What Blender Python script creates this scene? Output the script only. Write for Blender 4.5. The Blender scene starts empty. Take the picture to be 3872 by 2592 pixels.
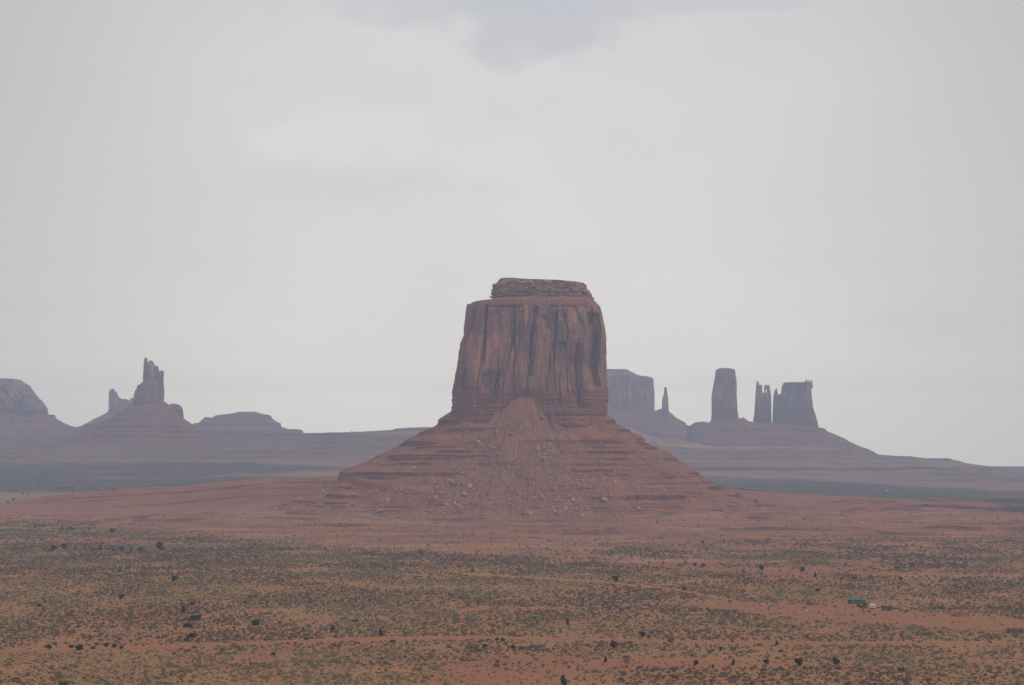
import bpy, math, random
import numpy as np
from mathutils import Vector
random.seed(7); rng = np.random.default_rng(11)
S = bpy.context.scene
COL = S.collection

# ------------------------------------------------------------------ camera
F, CX, HY, H = 7400.0, 1936.0, 1755.0, 70.0        # focal length and horizon in photo pixels, eye height in metres
cd = bpy.data.cameras.new('camera'); cam = bpy.data.objects.new('camera', cd); COL.objects.link(cam)
cam.location = (0, 0, H); cam.rotation_euler = (math.radians(90), 0, 0)
cd.sensor_width = 36.0; cd.lens = 36.0 * F / 3872.0; cd.shift_y = (HY - 1296.0) / 3872.0
cd.clip_start = 1.0; cd.clip_end = 300000.0
S.camera = cam

# ------------------------------------------------------------------ light
SUN_EL, SUN_AZ, SUN_STR = 52.0, 118.0, 1.45        # azimuth clockwise from +Y (the view direction)
S.view_settings.view_transform = 'Standard'; S.view_settings.look = 'None'
S.view_settings.exposure = 0.0; S.view_settings.gamma = 1.0
try: S.view_settings.use_curve_mapping = False
except Exception: pass
sd = bpy.data.lights.new('sun', 'SUN'); sd.energy = SUN_STR; sd.angle = math.radians(10); sd.color = (1.0, 0.95, 0.88)
so = bpy.data.objects.new('sun', sd); COL.objects.link(so)
e, a = math.radians(SUN_EL), math.radians(SUN_AZ)
sdir = Vector((math.sin(a) * math.cos(e), math.cos(a) * math.cos(e), math.sin(e)))
so.rotation_euler = sdir.to_track_quat('Z', 'Y').to_euler(); so.location = (0, 0, 900)

def N(nt, typ, **kw):
    n = nt.nodes.new(typ)
    for k, v in kw.items():
        if k.startswith('i_'):
            k = k[2:]; n.inputs[int(k) if k.isdigit() else k.replace('_', ' ')].default_value = v
        else: setattr(n, k, v)
    return n
def L(nt, a, b): nt.links.new(a, b)
def math_(nt, op, a, b=None, c=None, clamp=False):
    n = nt.nodes.new('ShaderNodeMath'); n.operation = op; n.use_clamp = clamp
    for i, v in enumerate((a, b, c)):
        if v is None: continue
        if isinstance(v, (int, float)): n.inputs[i].default_value = v
        else: nt.links.new(v, n.inputs[i])
    return n.outputs[0]
def mix(nt, f, a, b, blend='MIX'):
    n = nt.nodes.new('ShaderNodeMix'); n.data_type = 'RGBA'; n.blend_type = blend
    for s, v in ((n.inputs[0], f), (n.inputs[6], a), (n.inputs[7], b)):
        if isinstance(v, (int, float)): s.default_value = v
        elif isinstance(v, tuple): s.default_value = v if len(v) == 4 else v + (1.0,)
        else: nt.links.new(v, s)
    return n.outputs[2]
def ss(nt, x, lo, hi):
    n = nt.nodes.new('ShaderNodeMapRange'); n.interpolation_type = 'SMOOTHSTEP'
    n.inputs[1].default_value = lo; n.inputs[2].default_value = hi; nt.links.new(x, n.inputs[0]); return n.outputs[0]
def noise(nt, vec, scale, detail=4.0, rough=0.55, sx=1, sy=1, sz=1):
    m = N(nt, 'ShaderNodeMapping'); m.inputs['Scale'].default_value = (sx, sy, sz); L(nt, vec, m.inputs[0])
    n = N(nt, 'ShaderNodeTexNoise'); n.inputs['Scale'].default_value = scale
    n.inputs['Detail'].default_value = detail; n.inputs['Roughness'].default_value = rough
    L(nt, m.outputs[0], n.inputs['Vector']); return n.outputs[0]

# world: a high thin overcast over a Nishita sky
w = bpy.data.worlds.new('World'); S.world = w; w.use_nodes = True
nt = w.node_tree; nt.nodes.clear()
out = N(nt, 'ShaderNodeOutputWorld'); bg = N(nt, 'ShaderNodeBackground'); L(nt, bg.outputs[0], out.inputs[0])
sky = N(nt, 'ShaderNodeTexSky', sky_type='NISHITA', sun_disc=False, sun_elevation=e, sun_rotation=a, altitude=1600.0, dust_density=3.0)
skyc = mix(nt, 1.0, sky.outputs[0], (0.1, 0.1, 0.1), 'MULTIPLY')
tc = N(nt, 'ShaderNodeTexCoord'); sep = N(nt, 'ShaderNodeSeparateXYZ'); L(nt, tc.outputs['Generated'], sep.inputs[0])
az = math_(nt, 'ARCTAN2', sep.outputs[0], sep.outputs[1]); el = math_(nt, 'ARCSINE', sep.outputs[2])
def skypos(px, py): return math.atan((px - CX) / F), math.atan((HY - py) / F)
cv = N(nt, 'ShaderNodeCombineXYZ'); L(nt, az, cv.inputs[0]); L(nt, el, cv.inputs[1])
n1 = noise(nt, cv.outputs[0], 26.0, 5.0, 0.55, 1, 1.6, 1); n2 = noise(nt, cv.outputs[0], 7.0, 4.0, 0.5, 1, 1.7, 1)
wob = math_(nt, 'MULTIPLY', math_(nt, 'SUBTRACT', n1, 0.5), 1.5)
def blob(px, py, rx, ry, lo=1.35, hi=0.55, wamp=1.0):
    a0, e0 = skypos(px, py)
    dx = math_(nt, 'DIVIDE', math_(nt, 'SUBTRACT', az, a0), rx / F); dy = math_(nt, 'DIVIDE', math_(nt, 'SUBTRACT', el, e0), ry / F)
    d = math_(nt, 'SQRT', math_(nt, 'ADD', math_(nt, 'MULTIPLY', dx, dx), math_(nt, 'MULTIPLY', dy, dy)))
    d = math_(nt, 'ADD', d, math_(nt, 'MULTIPLY', wob, wamp)); return ss(nt, d, lo, hi)
base = mix(nt, ss(nt, n2, 0.35, 0.68), (0.684, 0.670, 0.670), (0.724, 0.706, 0.697))
a0, e0 = skypos(1936, 900)
ddx = math_(nt, 'SUBTRACT', az, a0); ddy = math_(nt, 'SUBTRACT', el, e0)
dd = math_(nt, 'SQRT', math_(nt, 'ADD', math_(nt, 'MULTIPLY', ddx, ddx), math_(nt, 'MULTIPLY', ddy, ddy)))
base = mix(nt, ss(nt, dd, 0.08, 0.33), base, (0.505, 0.512, 0.512))             # dimming put into the sky colour towards the sides, like a lens vignette
for b, c in ((blob(2080, 45, 350, 190, 1.35, 0.50, 1.2), (0.525, 0.535, 0.590)), (blob(1720, -20, 520, 115, 1.4, 0.5, 1.2), (0.545, 0.555, 0.605)),
             (blob(2760, -20, 560, 75, 1.2, 0.7, 0.8), (0.56, 0.57, 0.61)), (blob(1250, 690, 480, 70, 1.5, 0.3, 1.8), (0.60, 0.62, 0.645)),
             (blob(1240, 530, 300, 130, 1.4, 0.4, 2.4), (0.745, 0.730, 0.705)), (blob(2480, 985, 60, 22, 1.3, 0.6, 1.6), (0.72, 0.70, 0.68)),
             (blob(3600, 1240, 420, 45, 1.4, 0.5, 1.2), (0.50, 0.522, 0.535)), (blob(3350, 1265, 90, 30, 1.3, 0.5, 1.5), (0.62, 0.61, 0.595))):
    base = mix(nt, math_(nt, 'MULTIPLY', b, 0.75 if c[0] < 0.58 and c[2] > 0.58 else (0.3 if c[0] == 0.50 else 0.6)), base, c)
HAZE, HAZE_TOP, LEQ = 1.25e-4, 470.0, (0.295, 0.333, 0.44)
el2 = math_(nt, 'MULTIPLY', el, 2.0)                                             # the overcast brightens towards the horizon behind the haze
gl = N(nt, 'ShaderNodeValToRGB'); L(nt, el2, gl.inputs[0]); er = gl.color_ramp.elements
for k, deg in enumerate((0.0, 1.2, 2.0, 2.7, 3.4, 4.4, 5.8, 7.6, 10.0, 13.5, 19.0, 28.0)):
    ea = math.radians(max(deg, 0.01)); T = math.exp(-HAZE * min(9900.0, (HAZE_TOP - H) / math.tan(ea)))
    col = tuple(min(1.0, (0.66 - q * (1 - T)) / T / 0.66 / 3.0) for q in LEQ) + (1.0,)
    pos = min(1.0, ea * 2.0)
    x = er[0] if k == 0 else (er[1] if k == 1 else er.new(pos)); x.position = pos; x.color = col
base = mix(nt, 1.0, base, (3.0, 3.0, 3.0), 'MULTIPLY')
base = mix(nt, 1.0, base, gl.outputs[0], 'MULTIPLY')
L(nt, mix(nt, 0.95, skyc, base), bg.inputs[0]); bg.inputs[1].default_value = 1.0

S.render.engine = 'CYCLES'
c = S.cycles; c.use_denoising = True; c.use_adaptive_sampling = False
try: c.denoiser = 'OPENIMAGEDENOISE'
except Exception: pass
c.max_bounces = 8; c.diffuse_bounces = 3; c.volume_bounces = 3; c.glossy_bounces = 2; c.transmission_bounces = 2

# ------------------------------------------------------------------ numeric helpers
_perm = np.random.default_rng(3).permutation(256).astype(np.int64); _perm = np.concatenate([_perm, _perm])
_g = np.random.default_rng(4).normal(size=(256, 3)); _g /= np.linalg.norm(_g, axis=1)[:, None]
def pn(x, y=0.0, z=0.0):
    x, y, z = np.broadcast_arrays(np.asarray(x, float), np.asarray(y, float), np.asarray(z, float))
    xi, yi, zi = np.floor(x), np.floor(y), np.floor(z); xf, yf, zf = x - xi, y - yi, z - zi
    xi = xi.astype(np.int64) & 255; yi = yi.astype(np.int64) & 255; zi = zi.astype(np.int64) & 255
    f = lambda t: t * t * t * (t * (t * 6 - 15) + 10)
    u, v, w_ = f(xf), f(yf), f(zf); res = 0
    for dx in (0, 1):
        for dy in (0, 1):
            for dz in (0, 1):
                g = _g[_perm[_perm[_perm[(xi + dx) & 255] + ((yi + dy) & 255)] + ((zi + dz) & 255)]]
                d = g[..., 0] * (xf - dx) + g[..., 1] * (yf - dy) + g[..., 2] * (zf - dz)
                res = res + d * (u if dx else 1 - u) * (v if dy else 1 - v) * (w_ if dz else 1 - w_)
    return res * 1.5
def fbm(x, y=0.0, z=0.0, o=4, g=0.5):
    r, am = 0, 1.0
    for i in range(o):
        k = 2.0 ** i; r = r + am * pn(np.asarray(x) * k + 17.3 * i, np.asarray(y) * k + 5.1 * i, np.asarray(z) * k + 9.7 * i); am *= g
    return r
def cells(u, v, per_u, seed=0.0, jit=0.8):
    # random offset per joint-bounded slab: nearest of jittered cell centres, wrapping in u
    iu, iv = np.floor(u), np.floor(v); best = np.full(u.shape, 1e9); sec = best.copy(); val = np.zeros(u.shape)
    h = lambda a, b, k: np.modf(np.abs(np.sin(a * 127.1 + b * 311.7 + k * 74.7 + seed * 19.19) * 43758.5453))[0]
    for du in (-1, 0, 1):
        for dv in (-1, 0, 1):
            a, b = iu + du, iv + dv; am = np.mod(a, per_u)
            d = np.abs(a + 0.5 + jit * (h(am, b, 1) - 0.5) - u) + 0.55 * np.abs(b + 0.5 + jit * (h(am, b, 2) - 0.5) - v)
            near = d < best; sec = np.where(near, best, np.minimum(sec, d)); val = np.where(near, h(am, b, 3), val); best = np.where(near, d, best)
    return val - 0.5, sec - best
def sst(x, lo, hi):
    t = np.clip((x - lo) / (hi - lo), 0, 1); return t * t * (3 - 2 * t)
def WX(px, D): return (px - CX) / F * D
def WZ(py, D): return H + (HY - py) / F * D

# ------------------------------------------------------------------ object helpers
def mesh(name, V, Fq, attrs=None, smooth=False):
    V = np.asarray(V, np.float32); me = bpy.data.meshes.new(name)
    Fs = Fq if isinstance(Fq, (list, tuple)) else [Fq]
    Fs = [np.asarray(f, np.int32) for f in Fs if len(f)]
    nl = sum(f.size for f in Fs); nf = sum(len(f) for f in Fs)
    me.vertices.add(len(V)); me.vertices.foreach_set('co', V.ravel())
    me.loops.add(nl); me.loops.foreach_set('vertex_index', np.concatenate([f.ravel() for f in Fs]))
    me.polygons.add(nf)
    tot = np.concatenate([np.full(len(f), f.shape[1]) for f in Fs]); st = np.concatenate([[0], np.cumsum(tot)[:-1]])
    me.polygons.foreach_set('loop_start', st.astype(np.int32)); 
    me.update(calc_edges=True); me.validate()
    for k, v in (attrs or {}).items():
        v = np.asarray(v, np.float32)
        if v.ndim == 2:
            at = me.attributes.new(k, 'FLOAT_COLOR', 'POINT'); vv = np.ones((len(v), 4), np.float32); vv[:, :v.shape[1]] = v
            at.data.foreach_set('color', vv.ravel())
        else:
            at = me.attributes.new(k, 'FLOAT', 'POINT'); at.data.foreach_set('value', v)
    me.polygons.foreach_set('use_smooth', np.full(nf, smooth))
    return me
def obj(name, me, mat=None, parent=None, loc=(0, 0, 0)):
    o = bpy.data.objects.new(name, me); COL.objects.link(o); o.location = loc
    if mat is not None and me is not None and not me.materials: me.materials.append(mat)
    if parent is not None: o.parent = parent
    return o
def tag(o, label=None, cat=None, group=None, kind=None):
    if label: o['label'] = label
    if cat: o['category'] = cat
    if group: o['group'] = group
    if kind: o['kind'] = kind
    return o
def thing(name, label, cat, loc, group=None, rz=0.0):
    o = bpy.data.objects.new(name, None); COL.objects.link(o); o.location = loc; o.rotation_euler = (0, 0, rz)
    o.empty_display_size = 1.0
    return tag(o, label, cat, group)
def gridfaces(nr, nc, wrap=False):
    i = np.arange(nr - 1)[:, None]; j = np.arange(nc if wrap else nc - 1)[None, :]; j2 = (j + 1) % nc
    return np.stack([i * nc + j, i * nc + j2, (i + 1) * nc + j2, (i + 1) * nc + j], -1).reshape(-1, 4)

# ------------------------------------------------------------------ materials
def newmat(name):
    m = bpy.data.materials.new(name); m.use_nodes = True; nt = m.node_tree; b = nt.nodes['Principled BSDF']
    b.inputs['Roughness'].default_value = 0.95; b.inputs['Specular IOR Level'].default_value = 0.1
    return m, nt, b
def bump(nt, b, hgt, dist, strength=1.0):
    n = N(nt, 'ShaderNodeBump'); n.inputs['Strength'].default_value = strength; n.inputs['Distance'].default_value = dist
    L(nt, hgt, n.inputs['Height']); L(nt, n.outputs[0], b.inputs['Normal'])
def attr(nt, name):
    n = N(nt, 'ShaderNodeAttribute'); n.attribute_name = name; return n

def rock_material(name='red_sandstone', tint=1.0):
    m, nt, b = newmat(name); P = N(nt, 'ShaderNodeTexCoord').outputs['Object']
    big = noise(nt, P, 0.012, 4, 0.55); mid = noise(nt, P, 0.05, 5, 0.6, 1, 1, 0.35)
    streak = noise(nt, P, 0.060, 6, 0.62, 1, 1, 0.20); fine = noise(nt, P, 0.45, 5, 0.65, 1, 1, 0.25)
    c = mix(nt, ss(nt, mid, 0.35, 0.66), (0.190, 0.098, 0.078), (0.330, 0.158, 0.108))
    c = mix(nt, math_(nt, 'MULTIPLY', ss(nt, noise(nt, P, 0.022, 5, 0.6, 1, 1, 0.7), 0.52, 0.62), 0.75), c, (0.47, 0.215, 0.120))
    vs = math_(nt, 'MULTIPLY', ss(nt, streak, 0.50, 0.60), ss(nt, noise(nt, P, 0.020, 3, 0.5), 0.40, 0.52))
    c = mix(nt, math_(nt, 'MULTIPLY', vs, 0.85), c, (0.082, 0.062, 0.066))              # desert varnish running down
    c = mix(nt, math_(nt, 'MULTIPLY', ss(nt, fine, 0.42, 0.62), 0.30), c, (0.20, 0.093, 0.07))
    st = noise(nt, P, 0.55, 3, 0.6, 0.02, 0.02, 1.0)                                    # bedding of the shale below
    lay = mix(nt, ss(nt, st, 0.38, 0.60), (0.150, 0.062, 0.050), (0.280, 0.115, 0.078))
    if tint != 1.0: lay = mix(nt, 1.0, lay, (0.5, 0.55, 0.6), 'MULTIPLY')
    low = attr(nt, 'low').outputs['Fac']
    c = mix(nt, math_(nt, 'MULTIPLY', low, 0.8), c, lay)
    cap = attr(nt, 'cap').outputs['Fac']
    cc = mix(nt, ss(nt, noise(nt, P, 0.5, 4, 0.6, 0.15, 0.15, 1.0), 0.36, 0.62), (0.165, 0.088, 0.064), (0.47, 0.285, 0.17))
    c = mix(nt, cap, c, cc)
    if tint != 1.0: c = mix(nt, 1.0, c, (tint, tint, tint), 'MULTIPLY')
    L(nt, c, b.inputs['Base Color']); bump(nt, b, fine, 1.2, 0.8); return m
def talus_material(name='talus_soil', tint=1.0):
    m, nt, b = newmat(name); P = N(nt, 'ShaderNodeTexCoord').outputs['Object']
    n_ = noise(nt, P, 0.035, 6, 0.6); f_ = noise(nt, P, 0.5, 5, 0.7)
    c = mix(nt, ss(nt, n_, 0.36, 0.64), (0.220, 0.083, 0.046), (0.315, 0.122, 0.066))
    fan = attr(nt, 'fan').outputs['Fac']
    c = mix(nt, math_(nt, 'MULTIPLY', fan, 0.40), c, (0.235, 0.125, 0.085))
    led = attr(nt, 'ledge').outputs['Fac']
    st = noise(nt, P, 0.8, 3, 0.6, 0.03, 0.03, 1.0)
    c = mix(nt, math_(nt, 'MULTIPLY', led, 0.95), c, mix(nt, ss(nt, st, 0.4, 0.6), (0.075, 0.032, 0.027), (0.150, 0.060, 0.042)))  # bedded ledge rock, darkened so its colour also supplies shade below each lip
    sp = ss(nt, f_, 0.56, 0.70); c = mix(nt, math_(nt, 'MULTIPLY', sp, 0.3), c, (0.17, 0.075, 0.05))
    sp2 = ss(nt, noise(nt, P, 0.33, 4, 0.7, 1, 1, 1.3), 0.60, 0.70); c = mix(nt, math_(nt, 'MULTIPLY', sp2, 0.25), c, (0.42, 0.21, 0.14))
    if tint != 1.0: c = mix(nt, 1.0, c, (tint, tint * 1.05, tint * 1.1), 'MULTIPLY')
    L(nt, c, b.inputs['Base Color']); bump(nt, b, f_, 1.5, 0.8); return m
def boulder_material():
    m, nt, b = newmat('fallen_rock'); P = N(nt, 'ShaderNodeTexCoord').outputs['Object']; oi = N(nt, 'ShaderNodeObjectInfo')
    c = mix(nt, oi.outputs['Random'], (0.22, 0.11, 0.075), (0.52, 0.27, 0.18))
    c = mix(nt, math_(nt, 'MULTIPLY', ss(nt, noise(nt, P, 0.6, 4, 0.6), 0.45, 0.65), 0.5), c, (0.17, 0.095, 0.08))
    L(nt, c, b.inputs['Base Color']); return m
def ground_material():
    m, nt, b = newmat('desert_soil'); P = N(nt, 'ShaderNodeTexCoord').outputs['Object']
    c = attr(nt, 'soil').outputs['Color']
    veg = attr(nt, 'veg').outputs['Fac']; far = attr(nt, 'far').outputs['Fac']
    n1 = noise(nt, P, 0.02, 5, 0.6, 1, 0.45, 1); n2 = noise(nt, P, 0.25, 5, 0.65, 1, 0.6, 1); n3 = noise(nt, P, 0.9, 3, 0.6)
    c = mix(nt, math_(nt, 'MULTIPLY', ss(nt, n1, 0.40, 0.66), 0.40), c, (0.26, 0.115, 0.080))
    c = mix(nt, math_(nt, 'MULTIPLY', ss(nt, n2, 0.50, 0.68), 0.28), c, (0.20, 0.085, 0.055))
    grass = math_(nt, 'MULTIPLY', math_(nt, 'MULTIPLY', ss(nt, n3, 0.42, 0.58), ss(nt, noise(nt, P, 0.012, 4, 0.6, 1, 0.5, 1), 0.34, 0.56)), veg)
    c = mix(nt, math_(nt, 'MULTIPLY', grass, 0.6), c, (0.30, 0.195, 0.088))            # dry yellow grass
    lit = math_(nt, 'MULTIPLY', ss(nt, noise(nt, P, 1.1, 4, 0.7, 1, 0.7, 1), 0.50, 0.60), ss(nt, noise(nt, P, 0.09, 4, 0.6, 1, 0.6, 1), 0.34, 0.55))
    c = mix(nt, math_(nt, 'MULTIPLY', math_(nt, 'MULTIPLY', lit, veg), 0.72), c, (0.205, 0.145, 0.082))        # litter and seedlings between the bushes
    scr = noise(nt, P, 0.07, 6, 0.75, 1, 0.35, 1)                                       # scrub far out, below the size of a pixel
    fv = math_(nt, 'MULTIPLY', far, math_(nt, 'ADD', 0.68, math_(nt, 'MULTIPLY', ss(nt, scr, 0.42, 0.58), 0.32)))
    c = mix(nt, fv, c, (0.024, 0.029, 0.017))
    L(nt, c, b.inputs['Base Color']); bump(nt, b, n2, 0.5, 0.6); return m
def plain_material(name, col, var=0.25, scale=1.0, rough=0.9, spec=0.1):
    m, nt, b = newmat(name); P = N(nt, 'ShaderNodeTexCoord').outputs['Object']
    d = tuple(x * (1 - var) for x in col)
    L(nt, mix(nt, ss(nt, noise(nt, P, scale, 4, 0.6), 0.35, 0.65), d, col), b.inputs['Base Color'])
    b.inputs['Roughness'].default_value = rough; b.inputs['Specular IOR Level'].default_value = spec; return m
def leaf_material(name, c1, c2, c3):
    m, nt, b = newmat(name); oi = N(nt, 'ShaderNodeObjectInfo'); P = N(nt, 'ShaderNodeTexCoord').outputs['Object']
    r = N(nt, 'ShaderNodeValToRGB'); L(nt, oi.outputs['Random'], r.inputs[0])
    r.color_ramp.elements[0].color = c1 + (1,); r.color_ramp.elements[1].color = c3 + (1,); x = r.color_ramp.elements.new(0.5); x.color = c2 + (1,)
    g = N(nt, 'ShaderNodeNewGeometry')
    c = mix(nt, math_(nt, 'MULTIPLY', g.outputs['Random Per Island'], 0.5), r.outputs[0], tuple(0.55 * v for v in c2))
    L(nt, c, b.inputs['Base Color']); return m
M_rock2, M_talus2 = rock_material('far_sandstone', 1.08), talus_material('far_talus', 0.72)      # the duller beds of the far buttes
M_rock, M_talus, M_boulder, M_ground = rock_material(), talus_material(), boulder_material(), ground_material()
M_sage = leaf_material('sage_leaves', (0.180, 0.156, 0.096), (0.240, 0.205, 0.122), (0.305, 0.255, 0.15))
M_dark = leaf_material('blackbrush_twigs', (0.125, 0.097, 0.074), (0.170, 0.133, 0.098), (0.21, 0.166, 0.118))
M_yel = leaf_material('rabbitbrush_leaves', (0.23, 0.195, 0.088), (0.29, 0.23, 0.105), (0.23, 0.21, 0.11))
M_juni = leaf_material('juniper_leaves', (0.036, 0.046, 0.029), (0.048, 0.060, 0.035), (0.062, 0.074, 0.042))
M_cotton = leaf_material('cottonwood_leaves', (0.12, 0.165, 0.075), (0.14, 0.185, 0.085), (0.155, 0.195, 0.095))
M_bare = leaf_material('bare_twigs', (0.12, 0.085, 0.068), (0.14, 0.10, 0.08), (0.16, 0.12, 0.10))
M_olive = leaf_material('olive_leaves', (0.10, 0.105, 0.05), (0.125, 0.125, 0.06), (0.14, 0.14, 0.075))
M_bark = plain_material('bark', (0.13, 0.09, 0.07), 0.4, 3.0)

# ------------------------------------------------------------------ terrain
KD = np.array([2650., 3500., 4500., 5500., 6500., 7600., 9500., 14000., 60000.])
KX = np.array([-600., 0., 700., 1150., 1590., 2000., 2371., 2529., 2700., 3100., 3400., 3640., 3760., 3872., 4500.])
def _kz():
    py5 = {3500: [1882, 1882, 1884, 1888, 1892, 1896, 1898, 1898, 1900, 1900, 1902, 1903, 1903, 1903, 1903],
           4500: [1820, 1820, 1812, 1808, 1812, 1820, 1832, 1838, 1842, 1850, 1858, 1864, 1868, 1870, 1872],
           5500: [1754, 1754, 1754, 1758, 1764, 1772, 1786, 1792, 1798, 1802, 1812, 1820, 1824, 1828, 1832],
           6500: [1655, 1655, 1652, 1643, 1629, 1612, 1622, 1672, 1688, 1696, 1722, 1752, 1772, 1788, 1796]}
    Z = np.zeros((len(KX), len(KD)))
    for j, D in enumerate(KD):
        if int(D) in py5: Z[:, j] = WZ(np.array(py5[int(D)], float), D)
    z6 = Z[:, 4]
    Z[:, 5] = z6 * 0.97; Z[:, 6] = np.maximum(57 + (z6 - 57) * 0.85, 57); Z[:, 7] = 38 + np.maximum(z6 - 38, 0) * 0.35; Z[:, 8] = 57; Z[:, 7] = np.maximum(Z[:, 7], 57)
    return Z
KZ = _kz()
def far_base(px, D):
    px = np.clip(px, KX[0], KX[-1]); D = np.clip(D, KD[0], KD[-1])
    ix = np.clip(np.searchsorted(KX, px) - 1, 0, len(KX) - 2); tx = (px - KX[ix]) / (KX[ix + 1] - KX[ix]); tx = tx * tx * (3 - 2 * tx)
    lk = np.log(KD); ld = np.log(D)
    iy = np.clip(np.searchsorted(KD, D) - 1, 0, len(KD) - 2); ty = (ld - lk[iy]) / (lk[iy + 1] - lk[iy])
    return (KZ[ix, iy] * (1 - tx) + KZ[ix + 1, iy] * tx) * (1 - ty) + (KZ[ix, iy + 1] * (1 - tx) + KZ[ix + 1, iy + 1] * tx) * ty
BX = np.array([-900., -790., -727., -675., -605., -516., -446., -386., -270., -100., 330., 450., 600., 760., 900.])
BZ = np.array([0., 1., 12., 20., 26., 31., 37., 42., 45., 40., 24., 12., 5., 1., 0.])
def terrace(z, step, k=5.0):
    q = z / step; f = q - np.floor(q); s = 1 / (1 + np.exp(-(f - 0.5) * 2 * k)); s = (s - 1 / (1 + math.exp(k))) / (1 / (1 + math.exp(-k)) - 1 / (1 + math.exp(k)))
    return (np.floor(q) + s) * step
def ledges(z0, levels, strength, X, Y, jit=1.0, wl=150.0):
    z = z0.copy(); led = np.zeros_like(z0); zj = z0 + jit * fbm(X / 70, Y / 70, 2.7, 4)
    for i, (lv, t) in enumerate(levels):
        s = np.clip(strength + 0.6 * ((i * 0.618) % 1.0 - 0.62) + 1.6 * fbm(X / wl + 31 * i, Y / wl, 0.7 * i, 5, 0.6), 0, 1.2)
        u = (zj - lv) / t
        z = z + s * t * 0.5 * np.where(u > 0, np.exp(-np.maximum(u, 0) / 1.8), -np.exp(np.minimum(u, 0) / 1.3))
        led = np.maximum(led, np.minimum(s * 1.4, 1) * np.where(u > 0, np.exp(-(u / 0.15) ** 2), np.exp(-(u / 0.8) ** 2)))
    return z, np.clip(led, 0, 1)
def beds(levels, seed=1):
    r = np.random.default_rng(seed); out = []
    for lv, t in levels:                                   # a thick ledge is a pile of thin beds
        n = max(1, int(round(t / 3.3)))
        for k in range(n): out.append((lv - k * t / n + r.uniform(-0.4, 0.4), t / n * r.uniform(0.7, 1.3)))
    return out
def gz(X, Y):
    X, Y = np.broadcast_arrays(np.atleast_1d(np.asarray(X, float)), np.atleast_1d(np.asarray(Y, float))); Yp = np.maximum(Y, 1.0)
    px = CX + F * X / np.maximum(Y, 200.0)
    z = far_base(px, Y)
    # soft swells of the near plain
    z = z + 0.7 * fbm(X / 160, Y / 260, 3.1, 3) * sst(Y, 450, 800) + 2.2 * fbm(X / 420, Y / 500, 7.7, 3) * sst(Y, 1300, 2300)
    # low stepped ledges in front of and beside the big butte
    m = sst(Y, 1700, 1950) * (1 - sst(Y, np.where(px > 2400, 3100, 2560), np.where(px > 2400, 3500, 2800))); m2 = 0.6 + 0.4 * sst(px, 1900, 2900)
    lz = 7.5 + 9.0 * fbm(X / 330, Y / 200, 1.7, 5, 0.5) + 5.5 * (Y - 2150) / 500
    lz = 0.020 * (Y - 1900) + 6.5 * fbm(X / 300, Y / 260, 1.7, 5, 0.5) + 3.0
    def sub(mask, fn, *ar):
        r = np.zeros(mask.shape)
        if mask.any(): r[mask] = fn(*[a_[mask] for a_ in ar])
        return r
    dl = sub(m > 0.001, lambda l_, q, x, y: ledges(l_, [(k * 4.2, 4.6) for k in range(-2, 9)], 0.12 + 0.30 * q, x, y, 0.8, 130.0)[0] - l_, lz, m2, X, Y)
    z = z + m * (dl * (0.45 + 0.55 * m2) + 0.35 * (lz - 5))
    # red bench running left from the foot of the big butte
    hb = np.interp(X, BX, BZ); yf = 2895 + 30 * fbm(X / 120, 2.2, 0, 4) - 60 * sst(X, -420, -200)
    t = (Y - yf) / 150.0; pr = sst(t, 0.0, 1.0) * (1 - 0.75 * sst(t, 1.4, 5.0))
    bz = hb * pr
    rel = bz - hb                                        # ledges keep to the upper part, smooth red slope below
    w_ = np.clip(hb / 20, 0, 1) * sst(bz, 0.5, 3.0)
    db = sub((w_ > 0.001) & (np.abs(t) < 9), lambda l_, x, y: ledges(l_ + 0.9 * fbm(x / 40, y / 40, 5.5, 3), [(-0.8, 2.6), (-4.2, 3.0), (-8.5, 3.4), (-13.5, 2.6), (-24, 2.2)], 0.45, x, y, 1.6, 190.0)[0] - l_ - 1.3 * np.abs(fbm(x / 22, y / 90, 1.9, 3)), rel, X, Y)
    z = z + bz + w_ * db
    # the far stepped plateau
    fm = sst(Y, 5350, 5600) * (1 - sst(Y, 6450, 6700)) 
    def plat(z_, x, y):
        zz = z_ + 16 * fbm(x / 420, y / 260, 8.8, 5); tw = np.clip(0.60 + 1.3 * fbm(x / 500, y / 150, 18.8, 4), 0.05, 0.9)
        return (1 - tw) * zz + tw * terrace(zz, 16.0, 8.0) - z_
    z = z + fm * sub(fm > 0.001, plat, z, X, Y) + sst(Y, 3000, 5000) * (1 - sst(Y, 9000, 12000)) * 3.0 * fbm(X / 260, Y / 260, 4.4, 4)
    # the overlook the camera stands on
    r = np.hypot(X, np.minimum(Y, 0) * 0 + np.maximum(Y, 0)); r = np.where(Y < 0, np.abs(X) * 0.4, r)
    z = np.maximum(z, 68.2 - 68.2 * sst(r, 6, 260))
    return z
def img(X, Y, Z): return CX + F * X / Y, HY - F * (Z - H) / Y

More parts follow.
